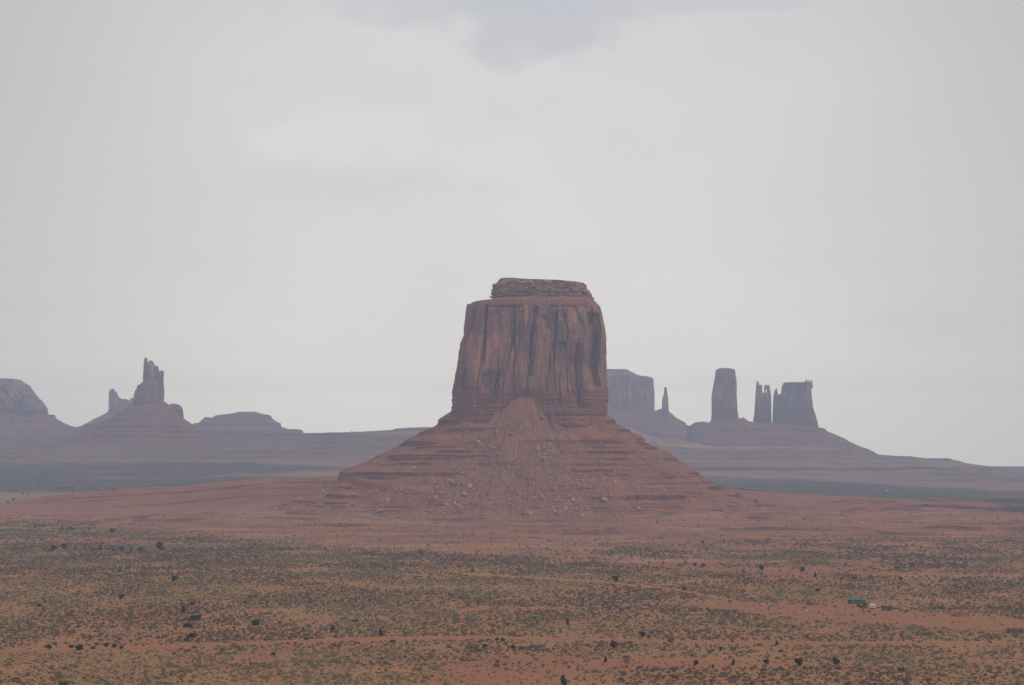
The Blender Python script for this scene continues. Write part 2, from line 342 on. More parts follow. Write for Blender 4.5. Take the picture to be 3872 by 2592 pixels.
def poly_mask(px, py, pts, soft=8.0):
    pts = np.array(pts, float); inside = np.zeros(px.shape, bool); dmin = np.full(px.shape, 1e9)
    n = len(pts)
    for i in range(n):
        x1, y1 = pts[i]; x2, y2 = pts[(i + 1) % n]
        c = ((y1 > py) != (y2 > py)) & (px < (x2 - x1) * (py - y1) / (y2 - y1 + 1e-9) + x1); inside ^= c
        dx, dy = x2 - x1, y2 - y1; t = np.clip(((px - x1) * dx + (py - y1) * dy) / (dx * dx + dy * dy + 1e-9), 0, 1)
        dmin = np.minimum(dmin, np.hypot((px - x1 - t * dx) * 0.35, py - y1 - t * dy))
    return sst(np.where(inside, dmin, -dmin), -soft, soft)
def band(px, py, top, bot, soft=8.0):
    tx, ty = zip(*top); bx, by = zip(*bot)
    return sst(py - np.interp(px, tx, ty), -soft, soft) * (1 - sst(py - np.interp(px, bx, by), -soft, soft))
YARD = [(2700, 2262), (2960, 2284), (3200, 2272), (3330, 2296), (3480, 2316), (3640, 2318), (3900, 2352), (3900, 2398), (3600, 2386), (3380, 2362), (3100, 2350), (2960, 2342), (2880, 2318), (2600, 2290)]
REDPATCH = [(1560, 2600), (1640, 2545), (1760, 2500), (1880, 2472), (2150, 2480), (2500, 2490), (2950, 2500), (3300, 2520), (3000, 2532), (2500, 2522), (2250, 2545), (2100, 2600)]
ROADL = [(-200, 2470), (0, 2466), (250, 2460), (500, 2452), (800, 2440), (1100, 2428), (1400, 2418), (1700, 2414), (2000, 2416), (2300, 2424), (2700, 2430), (3100, 2434), (3500, 2434), (3900, 2436), (4200, 2440)]
TRACK = [(1750, 2172), (1950, 2182), (2322, 2206), (2557, 2231), (2698, 2258), (2780, 2276)]
VEGTOP = [(-300, 1950), (0, 1958), (430, 1998), (850, 2036), (1300, 2070), (1700, 2094), (2000, 2108), (2300, 2128), (2700, 2165), (3000, 2190), (3200, 2180), (4200, 2170)]
def regions(X, Y, Z):
    px, py = img(X, Y, Z); w1 = fbm(X / 90, Y / 130, 2.2, 4); pyn = py + w1 * 7 * np.clip((py - 1700) / 300, 0.1, 1.3); pxn = px + 60 * fbm(X / 70, Y / 150, 6.6, 3)
    R = {}; w2 = fbm(X / 25, Y / 45, 4.9, 4)
    R['yard'] = poly_mask(px + 150 * fbm(X / 30, Y / 60, 6.6, 4), py + w2 * 9, YARD, 9); R['red'] = poly_mask(px + 120 * fbm(X / 30, Y / 60, 7.6, 4), py + w2 * 14, REDPATCH, 14)
    ry = np.interp(px, *zip(*ROADL)); R['road'] = 1 - sst(np.abs(py - ry), 5.0, 9.0)
    ty = np.interp(px, *zip(*TRACK)); R['track'] = (1 - sst(np.abs(py - ty), 2.5, 5)) * (px > 1750) * (px < 2780)
    vt = np.interp(px, *zip(*VEGTOP)); R['near'] = sst(pyn + 14 * w2 - vt, -22, 34)
    R['grey'] = band(pxn, pyn, [(2150, 2110), (2350, 2070), (2700, 2058), (3300, 2050), (4200, 2050)], [(2150, 2110), (2350, 2112), (2800, 2142), (3300, 2160), (4200, 2170)], 26) * sst(w2 + w1, -1.0, 0.5)
    R['strip'] = band(pxn, pyn, [(-200, 2032), (300, 2038), (700, 2052), (900, 2080)], [(-200, 2066), (300, 2062), (700, 2062), (900, 2070)], 8)
    R['greenL'] = band(pxn, py + w1 * 8, [(-300, 1756), (400, 1752), (900, 1748), (1100, 1758), (1300, 1770)], [(-300, 1826), (0, 1822), (400, 1812), (700, 1800), (1000, 1786), (1300, 1778)], 6)
    R['greenR'] = band(pxn, py + w1 * 8, [(2450, 1800), (2800, 1808), (3000, 1816), (3300, 1832), (3872, 1862)], [(2450, 1860), (2800, 1890), (3200, 1896), (3500, 1914), (3872, 1936), (4200, 1950)], 7)
    return R, px, py
def veg_density(X, Y, Z):
    R, px, py = regions(X, Y, Z)
    d = 0.04 + 0.16 * sst(fbm(X / 120, Y / 60, 12.3, 4), 0.0, 0.5) + 0.92 * np.maximum(R['near'], 0.9 * R['grey']) + 1.1 * sst(px, 2200, 3000) * sst(py, 2505, 2550)
    d = d * (1 - 0.94 * R['yard']) * (1 - 0.72 * R['red']) * (1 - 0.75 * R['strip']) * (1 - R['road']) * (1 - R['track'])
    d = d * np.clip(0.95 + 1.1 * fbm(X / 38, Y / 60, 9.9, 3), 0.15, 1.6) 
    return d, R, px, py

def build_ground():
    rows = [np.array([-9800., -6000., -1500., -300., -60., -8.]), np.geomspace(4, 560, 60)[:-1], np.geomspace(560, 1900, 420)[:-1], np.geomspace(1900, 2840, 300)[:-1], np.geomspace(2840, 3130, 200)[:-1],
            np.geomspace(3130, 5300, 150)[:-1], np.geomspace(5300, 6700, 300)[:-1], np.geomspace(6700, 9800, 50)]
    Yr = np.concatenate(rows)
    t = np.concatenate([np.array([-1.0, -0.8, -0.6, -0.5]), np.linspace(-0.42, 0.42, 900), np.array([0.5, 0.6, 0.8, 1.0])])
    dist = np.where(Yr > 300, Yr, np.maximum(np.abs(Yr), 300.0)); dist = np.where(Yr < 0, 9800.0, dist)
    Y = np.repeat(Yr[:, None], len(t), 1); X = t[None, :] * dist[:, None]
    Z = gz(X, Y)
    Yc = np.maximum(Y, 50.0); R, px, py = regions(X, Yc, Z)
    def C(*c): return np.array(c)
    col = np.zeros(X.shape + (3,)); col[:] = C(0.340, 0.136, 0.066)
    def put(mk, cc):
        nonlocal col
        col = col * (1 - mk[..., None]) + np.array(cc) * mk[..., None]
    put(1 - R['near'], (0.285, 0.108, 0.062))
    put(0.8 * R['grey'], (0.30, 0.145, 0.095))
    n = fbm(X / 240, Y / 110, 3.3, 4)
    put(np.clip(n * 1.6, 0, 0.8) * (1 - R['near']) * (Y < 3200), (0.36, 0.165, 0.095))
    fl_ = (1 - R['near']) * (Y < 3200) * (Y > 1300)
    put(np.clip(fbm(X / 110, Y / 90, 8.3, 5, 0.6) * 1.8 - 0.1, 0, 0.75) * fl_, (0.19, 0.078, 0.050)); put(np.clip(fbm(X / 140, Y / 60, 15.3, 5, 0.6) * 1.8 - 0.35, 0, 0.7) * fl_, (0.40, 0.205, 0.120))
    put(R['strip'] * 0.8, (0.29, 0.100, 0.055)); put(R['yard'] * 0.9, (0.285, 0.116, 0.062)); put(R['red'] * 0.7, (0.29, 0.105, 0.062)); put(0.5 * R['track'], (0.36, 0.15, 0.08))
    farm = sst(Y, 3100, 3500)
    put(farm, (0.26, 0.145, 0.10))
    put(band(px, py, [(-300, 1826), (0, 1826), (400, 1822), (700, 1806), (1280, 1786)], [(-300, 1900), (0, 1900), (330, 1860), (700, 1822), (1280, 1806)], 6) * 0.8, (0.37, 0.205, 0.12))
    g = np.maximum(R['greenL'], R['greenR'])
    st = np.clip(1.0 - 1.5 * np.clip(fbm(X / 700, Y / 160, 5.2, 4), 0, 1), 0, 1)
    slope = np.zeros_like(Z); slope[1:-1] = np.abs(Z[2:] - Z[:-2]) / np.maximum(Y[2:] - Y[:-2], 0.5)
    bench = (np.interp(X, BX, BZ) > 2) * sst(Y, 2840, 2900) * (1 - sst(Y, 3060, 3140))
    put(bench * 0.85, (0.25, 0.085, 0.045))
    plate = sst(Y, 5480, 5700) * (1 - sst(Y, 6520, 6700))
    put(plate * 0.9, (0.160, 0.088, 0.058))
    put(band(px, py, [(900, 1760), (1100, 1744), (1400, 1740)], [(900, 1764), (1100, 1768), (1400, 1786)], 7) * 0.7, (0.30, 0.165, 0.11))
    put(sst(Y, 6350, 6480) * (1 - sst(px, 1700, 2000)) * (px > 600) * 0.6, (0.27, 0.17, 0.12))
    put(band(px, py, [(2300, 1600), (2371, 1618), (2529, 1660), (2700, 1690)], [(2300, 1640), (2371, 1660), (2529, 1690), (2700, 1700)], 5) * 0.8, (0.46, 0.255, 0.15))
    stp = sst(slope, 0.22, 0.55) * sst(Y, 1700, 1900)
    put(stp * 0.85, (0.115, 0.050, 0.044))  # exposed rock on steep faces, coloured darker to paint in ledge shade
    veg = np.maximum(R['near'], 0.3) * (1 - R['yard'] * 0.6) * (1 - R['red'] * 0.5)
    far = np.clip(g * st * (1 - bench) + sst(Y, 2300, 3300) * 0.22 * (1 - bench) * (1 - plate * 0.4) + sst(Y, 9000, 12000) * 0.4 + 0.55 * sst(Y, 6350, 6480) * (Y < 6700) * (px < 1700), 0, 1)
    far = np.maximum(far, 0.30 * (1 - R['near']) * sst(Y, 1500, 1800) * (Y < 2600) * sst(fbm(X / 150, Y / 60, 1.1, 4), -0.1, 0.4))
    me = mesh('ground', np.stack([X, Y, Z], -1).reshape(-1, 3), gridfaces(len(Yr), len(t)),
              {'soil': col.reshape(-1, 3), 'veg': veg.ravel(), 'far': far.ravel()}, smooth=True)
    return tag(obj('ground', me, M_ground), kind='structure')
build_ground()

# ------------------------------------------------------------------ cliffs, slopes
def column(secs, D, depth, low_py=None, seed=0.0, n_exp=3.2, dz=1.6, da=1.6, amp=1.0, rough=1.0, cap_py=None, dome=4.0, cracks=(), strata=1.0, y0=0.0, flute=1.0, shrink=0.0, topbed=None, fan=0.0):
    """A rock tower: cross-sections traced as (row, left, right) in the photo, taken to distance D and given a depth."""
    secs = sorted(secs); py = np.array([s[0] for s in secs], float)
    zt, zb = WZ(py[0], D), WZ(py[-1], D)
    nz = max(8, int((zt - zb) / dz)); z = np.linspace(zt, zb, nz); pyr = HY - (z - H) * F / D
    xl = WX(np.interp(pyr, py, [s[1] for s in secs]), D); xr = WX(np.interp(pyr, py, [s[2] for s in secs]), D)
    per = 2 * (np.max(xr - xl) + 2 * depth); nt_ = int(np.clip(per / da, 24, 1400)); th = np.arange(nt_) / nt_ * 2 * np.pi
    # points spread evenly round the outline
    tt = np.linspace(0, 2 * np.pi, 4001); ax = np.max(xr - xl) / 2
    ex = np.sign(np.cos(tt)) * np.abs(np.cos(tt)) ** (2 / n_exp) * ax; ey = np.sign(np.sin(tt)) * np.abs(np.sin(tt)) ** (2 / n_exp) * depth
    s_ = np.concatenate([[0], np.cumsum(np.hypot(np.diff(ex), np.diff(ey)))]); th = np.interp(np.arange(nt_) / nt_ * s_[-1], s_, tt)
    ux = np.sign(np.cos(th)) * np.abs(np.cos(th)) ** (2 / n_exp); uy = np.sign(np.sin(th)) * np.abs(np.sin(th)) ** (2 / n_exp)
    a_ = ((xr - xl) / 2)[:, None]; cx = ((xr + xl) / 2)[:, None]; dscale = (a_ / max(ax, 1e-6)) ** 0.6 * (1 - shrink * (1 - sst(pyr, py[0], py[0] + 20))[:, None])
    X = cx + a_ * ux[None]; Yl = depth * dscale * uy[None] + 0 * X; Z = z[:, None] + 0 * X
    nx = np.sign(ux) * np.abs(ux) ** (n_exp - 1) / max(ax, 1) ; ny = np.sign(uy) * np.abs(uy) ** (n_exp - 1) / max(depth, 1)
    nl = np.hypot(nx, ny) + 1e-9; nx, ny = nx / nl, ny / nl
    lowm = sst(pyr, low_py - 18, low_py + 18)[:, None] if low_py else np.zeros((nz, 1))
    capm = (1 - sst(pyr, cap_py - 3, cap_py + 3))[:, None] if cap_py else np.zeros((nz, 1))
    uu = (np.arange(nt_) / nt_ + 0.25)[None] * s_[-1] + 0 * X; wu = 3.0 * fbm(X / 40 + seed, Yl / 40, Z / 60, 3); fl = 0
    for (cw, chh, am_, ck) in ((44., 190., 8.5, 3.2), (19., 75., 3.6, 1.5), (7., 22., 0.7, 0.4)):
        pu = max(3, round(s_[-1] / cw)); cv_, ce = cells((uu + wu) / s_[-1] * pu, (Z + 6 * pn(X / 25, Yl / 25, seed)) / chh, pu, seed + cw)
        fl = fl + am_ * cv_ - ck * (1 - sst(ce, 0.0, 0.10))
    fl = (fl + 3.2 * fbm(X / 70 + seed, Yl / 70, Z / 200, 2) + 1.2 * fbm(X / 8, Yl / 8 + seed, Z / 60, 3)) * flute
    fl = fl + 0.4 * fbm(X / 3.5, Yl / 3.5 + seed, Z / 9, 3) * rough
    def hsh(k): return np.modf(np.abs(np.sin(k * 12.9898 + seed * 7.1) * 43758.5453))[0]
    kb = np.floor((Z + 0.7 * pn(X / 60, Yl / 60, 0.3)) / 1.9); bed = 1.9 * (hsh(kb) - 0.5) + 0.9 * fbm(X / 9 + kb * 3.7, Yl / 9, 0.5, 2) + 0.5 * fbm(X / 4, Yl / 4, Z / 4, 2)
    kc = np.floor((Z + 1.4 * pn(X / 45, Yl / 45, 0.8)) / 3.1); bq = fbm(X / 11 + kc * 5.3, Yl / 11 + seed, 0.5, 2) * 3
    capd = 4.4 * (hsh(kc + 3) - 0.5) + 2.6 * (np.floor(bq) + sst(bq - np.floor(bq), 0.85, 1)) + 1.0 * fbm(X / 4 + seed, Yl / 4, Z / 3, 3)
    fl = fl - fl.mean(); capd = capd - capd.mean()
    d = amp * (fl * (1 - 0.72 * lowm) * (1 - capm) + strata * bed * lowm + capd * capm)
    cut = 0 * X
    for (pts, wdt, dep) in cracks:                       # deep joints and recesses seen in the face
        pts = sorted(pts, key=lambda p: p[1]); yy = np.array([p[1] for p in pts], float)
        xc = WX(np.interp(pyr, yy, [p[0] for p in pts]), D - depth)[:, None]
        on = (sst(pyr, yy[0] - 6, yy[0] + 4) * (1 - sst(pyr, yy[-1] - 14, yy[-1] + 8)))[:, None]
        wob = 1.2 * pn(Z / 14 + xc * 0.1, 1.1)
        cut = cut + dep * on * np.exp(-np.abs((X - xc - wob) / wdt) ** 4) * sst(-uy[None], 0.05, 0.4)
    X = X + d * nx[None]; Yl = Yl + d * ny[None] + cut
    # keep the traced left and right outline, whatever the broken surface did
    kk = max(2, int(9 / dz)); smo = lambda v: np.convolve(np.pad(v, kk, 'edge'), np.ones(2 * kk + 1) / (2 * kk + 1), 'valid')
    lo_, hi_ = (xl + smo(X.min(1) - xl))[:, None], (xr + smo(X.max(1) - xr))[:, None]
    X = xl[:, None] + (X - lo_) * ((xr - xl)[:, None] / np.maximum(hi_ - lo_, 0.5))
    # broken top
    rim = np.stack([X[0], Yl[0], Z[0]], -1); c0 = rim.mean(0); tops = []
    for k in range(1, 7):
        f = 1 - k / 6.5; p = c0 + (rim - c0) * f; p[:, 2] = zt + dome * (1 - f ** 2) + 0.5 * amp * fbm(p[:, 0] / 9 + seed, p[:, 1] / 9, 0.3, 3); tops.append(p)
    V = np.concatenate([np.stack([X, Yl, Z], -1).reshape(-1, 3)] + tops + [np.array([[c0[0], c0[1], zt + dome]])])
    nr = nz
    Fq = [gridfaces(nz, nt_, True)[:, ::-1]]
    prev = 0
    for k in range(6):
        o2 = nz * nt_ + k * nt_; j = np.arange(nt_); j2 = (j + 1) % nt_
        Fq.append(np.stack([prev + j, prev + j2, o2 + j2, o2 + j], -1)); prev = o2
    j = np.arange(nt_); j2 = (j + 1) % nt_
    T = np.stack([prev + j, prev + j2, np.full(nt_, len(V) - 1)], -1)
    V[:, 1] += D + y0
    if topbed: capm = capm * (0.42 + 0.58 * (1 - sst(pyr, topbed - 4, topbed + 4)))[:, None]
    ex = len(V) - nz * nt_
    low = np.concatenate([(lowm + 0 * X).ravel(), np.full(ex, lowm[0, 0])]); cap = np.concatenate([(capm + 0 * X).ravel(), np.full(ex, max(capm[0, 0], 0.45))])
    at_ = {'low': low, 'cap': cap}
    if fan: at_['fan'] = np.full(len(V), fan)
    return V, [np.concatenate(Fq), T], at_
def join(parts):
    V, Q, T, A, o = [], [], [], {}, 0
    for v, (q, t), at in parts:
        V.append(v); Q.append(q + o); T.append(t + o); o += len(v)
        for k, x in at.items(): A.setdefault(k, []).append(x)
    return np.concatenate(V), [np.concatenate(Q), np.concatenate(T)], {k: np.concatenate(x) for k, x in A.items()}
def put_rock(name, data, parent, mat=None):
    V, Fq, A = data; l = np.array(parent.location)
    return obj(name, mesh(name, V - l, Fq, A), mat or M_rock, parent)

def ridge(pts, D, slope, levels, seed=0.0, ztop_depth=25.0, dx=2.5, ds=2.0, back=1.0, strength=0.35, foot=None, gul=6.0):
    """A long rock-debris slope whose skyline is traced as (column, row) in the photo."""
    pxs = np.array([p[0] for p in pts], float); pys = np.array([p[1] for p in pts], float)
    X1 = np.arange(WX(pxs[0], D), WX(pxs[-1], D), dx); Hc = np.interp(X1, WX(pxs, D), WZ(pys, D))
    foot = foot if foot is not None else Hc.min() - 40
    smax = (Hc.max() - foot) / math.tan(math.radians(slope)) * 1.45
    s = np.concatenate([-np.arange(smax * back + ztop_depth, ztop_depth, -ds * 3), np.arange(-ztop_depth, smax + ztop_depth, ds)])
    Xg = X1[None, :] + 0 * s[:, None]; Sg = s[:, None] + 0 * Xg
    t = np.maximum(np.abs(Sg) - ztop_depth, 0)
    gull = gul * (np.abs(fbm(Xg / 26 + seed, Sg / 150, 0.4, 3))) * np.clip(t / 60, 0, 1)
    tn = math.tan(math.radians(slope)); drop = tn * t * (1 - 0.28 * np.clip(t / smax, 0, 1))
    # towards the flanks the crest is lower, smooth its effect away from the skyline
    Hs = Hc.copy(); k = max(3, int(30 / dx)); Hs = np.convolve(np.pad(Hs, k, 'edge'), np.ones(2 * k + 1) / (2 * k + 1), 'valid')
    wgt = np.exp(-t / 30.0); Z = Hc[None] * wgt + Hs[None] * (1 - wgt) - drop - gull + 2.4 * fbm(Xg / 14 + seed, Sg / 14, 2.0, 4) * np.clip(t / 15, 0.15, 1)
    Yg = D - Sg + 14 * fbm(Xg / 80 + seed, 0.9, 0.1, 3)
    Z, led = ledges(Z, beds(levels, 2), strength + 0.2, Xg + seed * 50, Yg)
    V = np.stack([Xg, Yg, Z], -1).reshape(-1, 3)
    return V, [gridfaces(len(s), len(X1)), np.zeros((0, 3), np.int32)], {'ledge': led.ravel(), 'fan': sst(fbm(Xg / 60 + seed, Sg / 200, 1.2, 3), 0.0, 0.6).ravel() * 0.6}

# ---- the big butte
D0 = 2850.0; BXC = WX(2002, D0)
mb = thing('butte', 'huge flat-topped red butte standing in the middle of the plain, nearest and tallest of all', 'butte', (BXC, D0, 0))
cliff = [(1161, 1770, 2266), (1166, 1768, 2272), (1176, 1765, 2276), (1232, 1755, 2288), (1274, 1753, 2293), (1307, 1741, 2294), (1373, 1732, 2295), (1419, 1724, 2297), (1464, 1716, 2299), (1502, 1710, 2300), (1535, 1710, 2296), (1566, 1709, 2295), (1660, 1700, 2300)]
cracks = [([(1840, 1150), (1834, 1245), (1826, 1380)], 1.4, 7), ([(1975, 1195), (1955, 1331), (1948, 1400)], 3.0, 4.5), ([(2033, 1180), (2008, 1300), (2006, 1440)], 2.2, 6),
          ([(2110, 1199), (2102, 1290), (2100, 1390)], 1.8, 6), ([(2256, 1200), (2250, 1300), (2255, 1475)], 8.0, 22), ([(2192, 1300), (2188, 1400), (2190, 1540)], 1.6, 5), ([(1880, 1370), (1882, 1490)], 1.5, 3),
          ([(2060, 1215), (2072, 1270)], 5.0, 3.5), ([(2120, 1430), (2116, 1545)], 1.6, 4), ([(2215, 1305), (2218, 1540)], 8.0, -5.5)]
put_rock('cliff', column(cliff, D0, 96, low_py=1492, seed=1.3, n_exp=3.4, dz=1.0, da=1.1, cracks=cracks, dome=1.0, shrink=0.06), mb)
cap = [(1056, 1888, 1938), (1060, 1886, 1985), (1066, 1876, 2060), (1071, 1872, 2160), (1078, 1868, 2216), (1086, 1859, 2219), (1100, 1858, 2226), (1112, 1856, 2238), (1120, 1860, 2243), (1144, 1862, 2241), (1160, 1858, 2243)]
put_rock('debris_apron', column([(1138, 1856, 2242), (1143, 1846, 2247), (1148, 1800, 2251), (1151, 1782, 2256), (1162, 1771, 2266), (1172, 1768, 2270)], D0, 87, seed=2.2, n_exp=3.2, dz=0.7, da=1.1, flute=0.0, rough=4.0, dome=0.5, fan=1.0), mb, M_talus)
put_rock('caprock', column(cap, D0, 64, seed=4.1, n_exp=3.2, dz=0.8, da=1.1, cap_py=1300, dome=0.3, amp=0.9, topbed=1084, cracks=[([(1936, 1134), (1936, 1152)], 30.0, 7)]), mb)

ZL = np.array([170., 150., 146., 125., 110., 101., 83., 66., 59., 47., 34., 15., 6., 0., -8.])
RL = np.array([85., 104., 112., 138., 168., 182., 212., 253., 272., 276., 300., 345., 385., 420., 460.])
RR = np.array([85., 100., 106., 133., 164., 170., 206., 232., 243., 262., 287., 335., 400., 480., 530.])
RF = np.array([30., 70., 78., 108., 132., 147., 178., 206., 217., 236., 256., 286., 302., 318., 345.])
MAIN_LV = [(121, 5), (104, 7), (93, 3.5), (80, 6), (61.5, 3), (56, 8), (36, 4.5), (25, 3.5), (16, 3.5), (8, 2.5), (131, 4), (114, 3), (98, 2.5), (86, 2.5), (70, 2.6), (43, 2.2), (30, 2.2), (12, 2.2)]
def main_talus():
    th = np.concatenate([np.linspace(math.radians(-200), math.radians(20), 1500), np.linspace(math.radians(20), math.radians(160), 260)[1:-1]])
    r = np.concatenate([np.linspace(62, 100, 12), np.arange(102, 540, 1.1)])
    T = np.repeat(th[None], len(r), 0); Rr = np.repeat(r[:, None], len(th), 1); c, s = np.cos(T), np.sin(T)
    wob = 1 + 0.045 * fbm(np.cos(th) * 2.2, np.sin(th) * 2.2, 1.0, 3)
    re = Rr / wob[None]
    f = lambda R_: np.interp(re, R_, ZL)
    zl, zr, zf = f(RL), f(RR), f(RF); wl = np.clip(-c, 0, 1) ** 2.2; wr = np.clip(c, 0, 1) ** 2.2; wf = 1 - wl - wr
    z = zl * wl + zr * wr + zf * wf
    X = BXC + Rr * c; Y = D0 + Rr * s
    pxc = CX + F * (BXC + 112 * c) / (D0 - 96); front = s < 0
    fan = np.exp(-np.abs((pxc - 1976 - 16 * fbm(Rr / 30, T * 8, 0.2, 3) - 26 * fbm(Rr / 90, T * 14, 4.2, 4)) / (92 + 30 * fbm(T * 9, Rr / 60, 6.1, 4))) ** 2.6) * front
    fanw = np.exp(-((pxc - 1985) / 150) ** 2) * front
    z = z + 27 * fan * np.clip(1 - (Rr - 100) / 150, 0, 1.2)
    z = z - 9 * np.exp(-((pxc - 2150) / 55) ** 2) * front * np.clip(1 - (Rr - 100) / 80, 0, 1) - 5 * np.exp(-((pxc - 1840) / 50) ** 2) * front * np.clip(1 - (Rr - 100) / 60, 0, 1)
    fan2 = np.exp(-((pxc - 2262) / 14) ** 2) * front
    rough = fanw * 0.7 + 0.3
    z = z - 3.6 * np.abs(fbm(T * 26, Rr / 240, 0.3, 3)) * sst(Rr, 110, 170) + 2.3 * rough * fbm(X / 10, Y / 10, 1.1, 4) + 2.2 * fbm(X / 38, Y / 38, 3.3, 3)
    stg = 0.46 - 0.75 * np.clip(fan * 1.1 + 0.55 * fanw * sst(Rr, 120, 260) + fan2, 0, 1)
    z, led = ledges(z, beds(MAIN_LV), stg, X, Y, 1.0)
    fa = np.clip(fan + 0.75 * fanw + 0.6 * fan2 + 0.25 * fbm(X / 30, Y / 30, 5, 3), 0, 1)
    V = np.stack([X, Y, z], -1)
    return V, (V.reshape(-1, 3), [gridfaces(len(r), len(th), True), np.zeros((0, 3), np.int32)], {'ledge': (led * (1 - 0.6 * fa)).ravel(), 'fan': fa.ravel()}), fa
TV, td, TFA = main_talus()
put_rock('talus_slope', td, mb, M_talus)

# ---- left spire butte
D1 = 6350.0
b1 = thing('butte', 'dark spired butte with stepped pinnacles on a conical slope, left of the big butte', 'butte', (WX(565, D1), D1, 60))
body = [(1442, 539, 617), (1448, 536, 618), (1450, 528, 618), (1456, 526, 619), (1457.5, 518, 619), (1470, 515, 619.5), (1479, 508, 620), (1495, 504, 619), (1520, 502, 616), (1560, 500, 618)]
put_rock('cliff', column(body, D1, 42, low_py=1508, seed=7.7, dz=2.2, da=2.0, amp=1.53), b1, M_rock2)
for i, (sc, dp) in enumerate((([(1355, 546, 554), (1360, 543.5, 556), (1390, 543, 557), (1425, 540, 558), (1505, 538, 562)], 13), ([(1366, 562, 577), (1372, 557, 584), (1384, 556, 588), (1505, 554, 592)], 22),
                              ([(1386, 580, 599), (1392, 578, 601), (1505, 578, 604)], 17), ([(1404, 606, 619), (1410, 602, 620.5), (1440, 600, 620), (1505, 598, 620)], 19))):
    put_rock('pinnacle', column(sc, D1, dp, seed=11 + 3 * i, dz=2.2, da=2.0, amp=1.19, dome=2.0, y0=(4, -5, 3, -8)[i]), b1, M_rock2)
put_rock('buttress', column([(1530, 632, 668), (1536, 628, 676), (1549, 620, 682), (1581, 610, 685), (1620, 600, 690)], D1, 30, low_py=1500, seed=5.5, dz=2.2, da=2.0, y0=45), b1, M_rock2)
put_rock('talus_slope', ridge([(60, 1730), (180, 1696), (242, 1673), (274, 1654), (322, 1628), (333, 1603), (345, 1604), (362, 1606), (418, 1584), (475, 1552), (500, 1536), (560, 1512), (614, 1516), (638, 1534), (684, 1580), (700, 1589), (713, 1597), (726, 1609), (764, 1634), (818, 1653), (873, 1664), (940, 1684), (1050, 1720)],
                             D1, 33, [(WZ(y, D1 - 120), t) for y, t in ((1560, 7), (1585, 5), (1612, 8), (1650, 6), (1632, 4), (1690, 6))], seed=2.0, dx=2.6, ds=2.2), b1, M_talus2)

# ---- mesa at the left edge
D2 = 7600.0
b2 = thing('mesa', 'hazy broad mesa cut off by the left edge of the photo', 'mesa', (WX(0, D2), D2, 80))
put_rock('cliff', column([(1459, -420, 108), (1475, -425, 120), (1500, -430, 140), (1520, -430, 160), (1549, -430, 175), (1568, -430, 175), (1610, -440, 178)], D2, 150, low_py=1545, seed=3.3, dz=2.6, da=2.8, amp=2.21, dome=2), b2, M_rock2)
put_rock('caprock', column([(1435, -400, 72), (1440, -405, 75), (1447, -408, 88), (1459, -415, 110), (1464, -415, 108)], D2, 135, seed=8.8, dz=2.2, da=2.8, cap_py=1600, dome=2, amp=1.53), b2, M_rock2)
put_rock('pinnacle', column([(1474, 125, 142), (1480, 122, 146), (1495, 121, 157), (1520, 120, 163), (1560, 120, 172)], D2, 40, low_py=1545, seed=6.1, dz=2.4, da=2.4, y0=-130), b2, M_rock2)
put_rock('talus_slope', ridge([(-700, 1660), (-420, 1570), (0, 1565), (176, 1566), (182, 1582), (210, 1597), (239, 1609), (268, 1616), (330, 1632), (420, 1660)], D2, 31, [(WZ(y, D2 - 150), 7) for y in (1592, 1625, 1648)], seed=4.0, dx=4, ds=3, ztop_depth=140), b2, M_talus2)

# ---- small hazy butte behind the spire
D3 = 8900.0
b3 = thing('butte', 'pale hazy butte with a knobbed left tower, half hidden behind the dark spired butte', 'butte', (WX(450, D3), D3, 90))
put_rock('cliff', column([(1508, 436, 458), (1516, 424, 500), (1530, 412, 512), (1561, 411, 520), (1590, 408, 525)], D3, 55, low_py=1548, seed=9.2, dz=3, da=3, amp=1.70), b3, M_rock2)
for i, sc in enumerate(([(1473, 420, 431), (1478, 413, 433), (1490, 411, 434), (1500, 412, 440), (1540, 412, 444)], [(1483, 434, 441), (1492, 432, 446), (1502, 432, 450), (1540, 430, 456)], [(1506, 495, 503), (1512, 492, 508), (1540, 490, 512)], [(1510, 470, 478), (1516, 464, 486), (1540, 460, 490)])):
    put_rock('pinnacle', column(sc, D3, 24, seed=20 + i, dz=3, da=3, amp=1.36, dome=2), b3, M_rock2)
put_rock('talus_slope', ridge([(200, 1640), (306, 1613), (335, 1600), (368, 1582), (391, 1571), (405, 1563), (420, 1556), (520, 1556), (640, 1600), (760, 1650)], D3, 31, [(WZ(1585, D3), 7), (WZ(1605, D3), 7)], seed=6.0, dx=5, ds=4), b3, M_talus2)

# ---- low stepped mesa between the spire and the big butte
D4 = 8200.0
b4 = thing('mesa', 'low stepped dome-shaped mesa on the skyline right of the dark spired butte', 'mesa', (WX(940, D4), D4, 90))
low_pts = [(640, 1660), (728, 1625), (730, 1607), (745, 1604), (760, 1602), (767, 1592), (778, 1586), (782, 1578), (790, 1579), (792, 1584), (812, 1581), (822, 1573), (853, 1569), (887, 1566), (911, 1559), (969, 1559), (989, 1566), (1017, 1571), (1025, 1585), (1040, 1594), (1056, 1602), (1057, 1612), (1075, 1619), (1092, 1624), (1115, 1625), (1138, 1627), (1142, 1638), (1163, 1646), (1230, 1662)]
put_rock('mesa_slope', ridge(low_pts, D4, 30, [(WZ(y, D4 - 60), t) for y, t in ((1572, 6), (1604, 12), (1586, 5), (1631, 11))], seed=8.0, dx=3, ds=2.6, ztop_depth=60, strength=0.8, gul=2.0), b4, M_talus2)

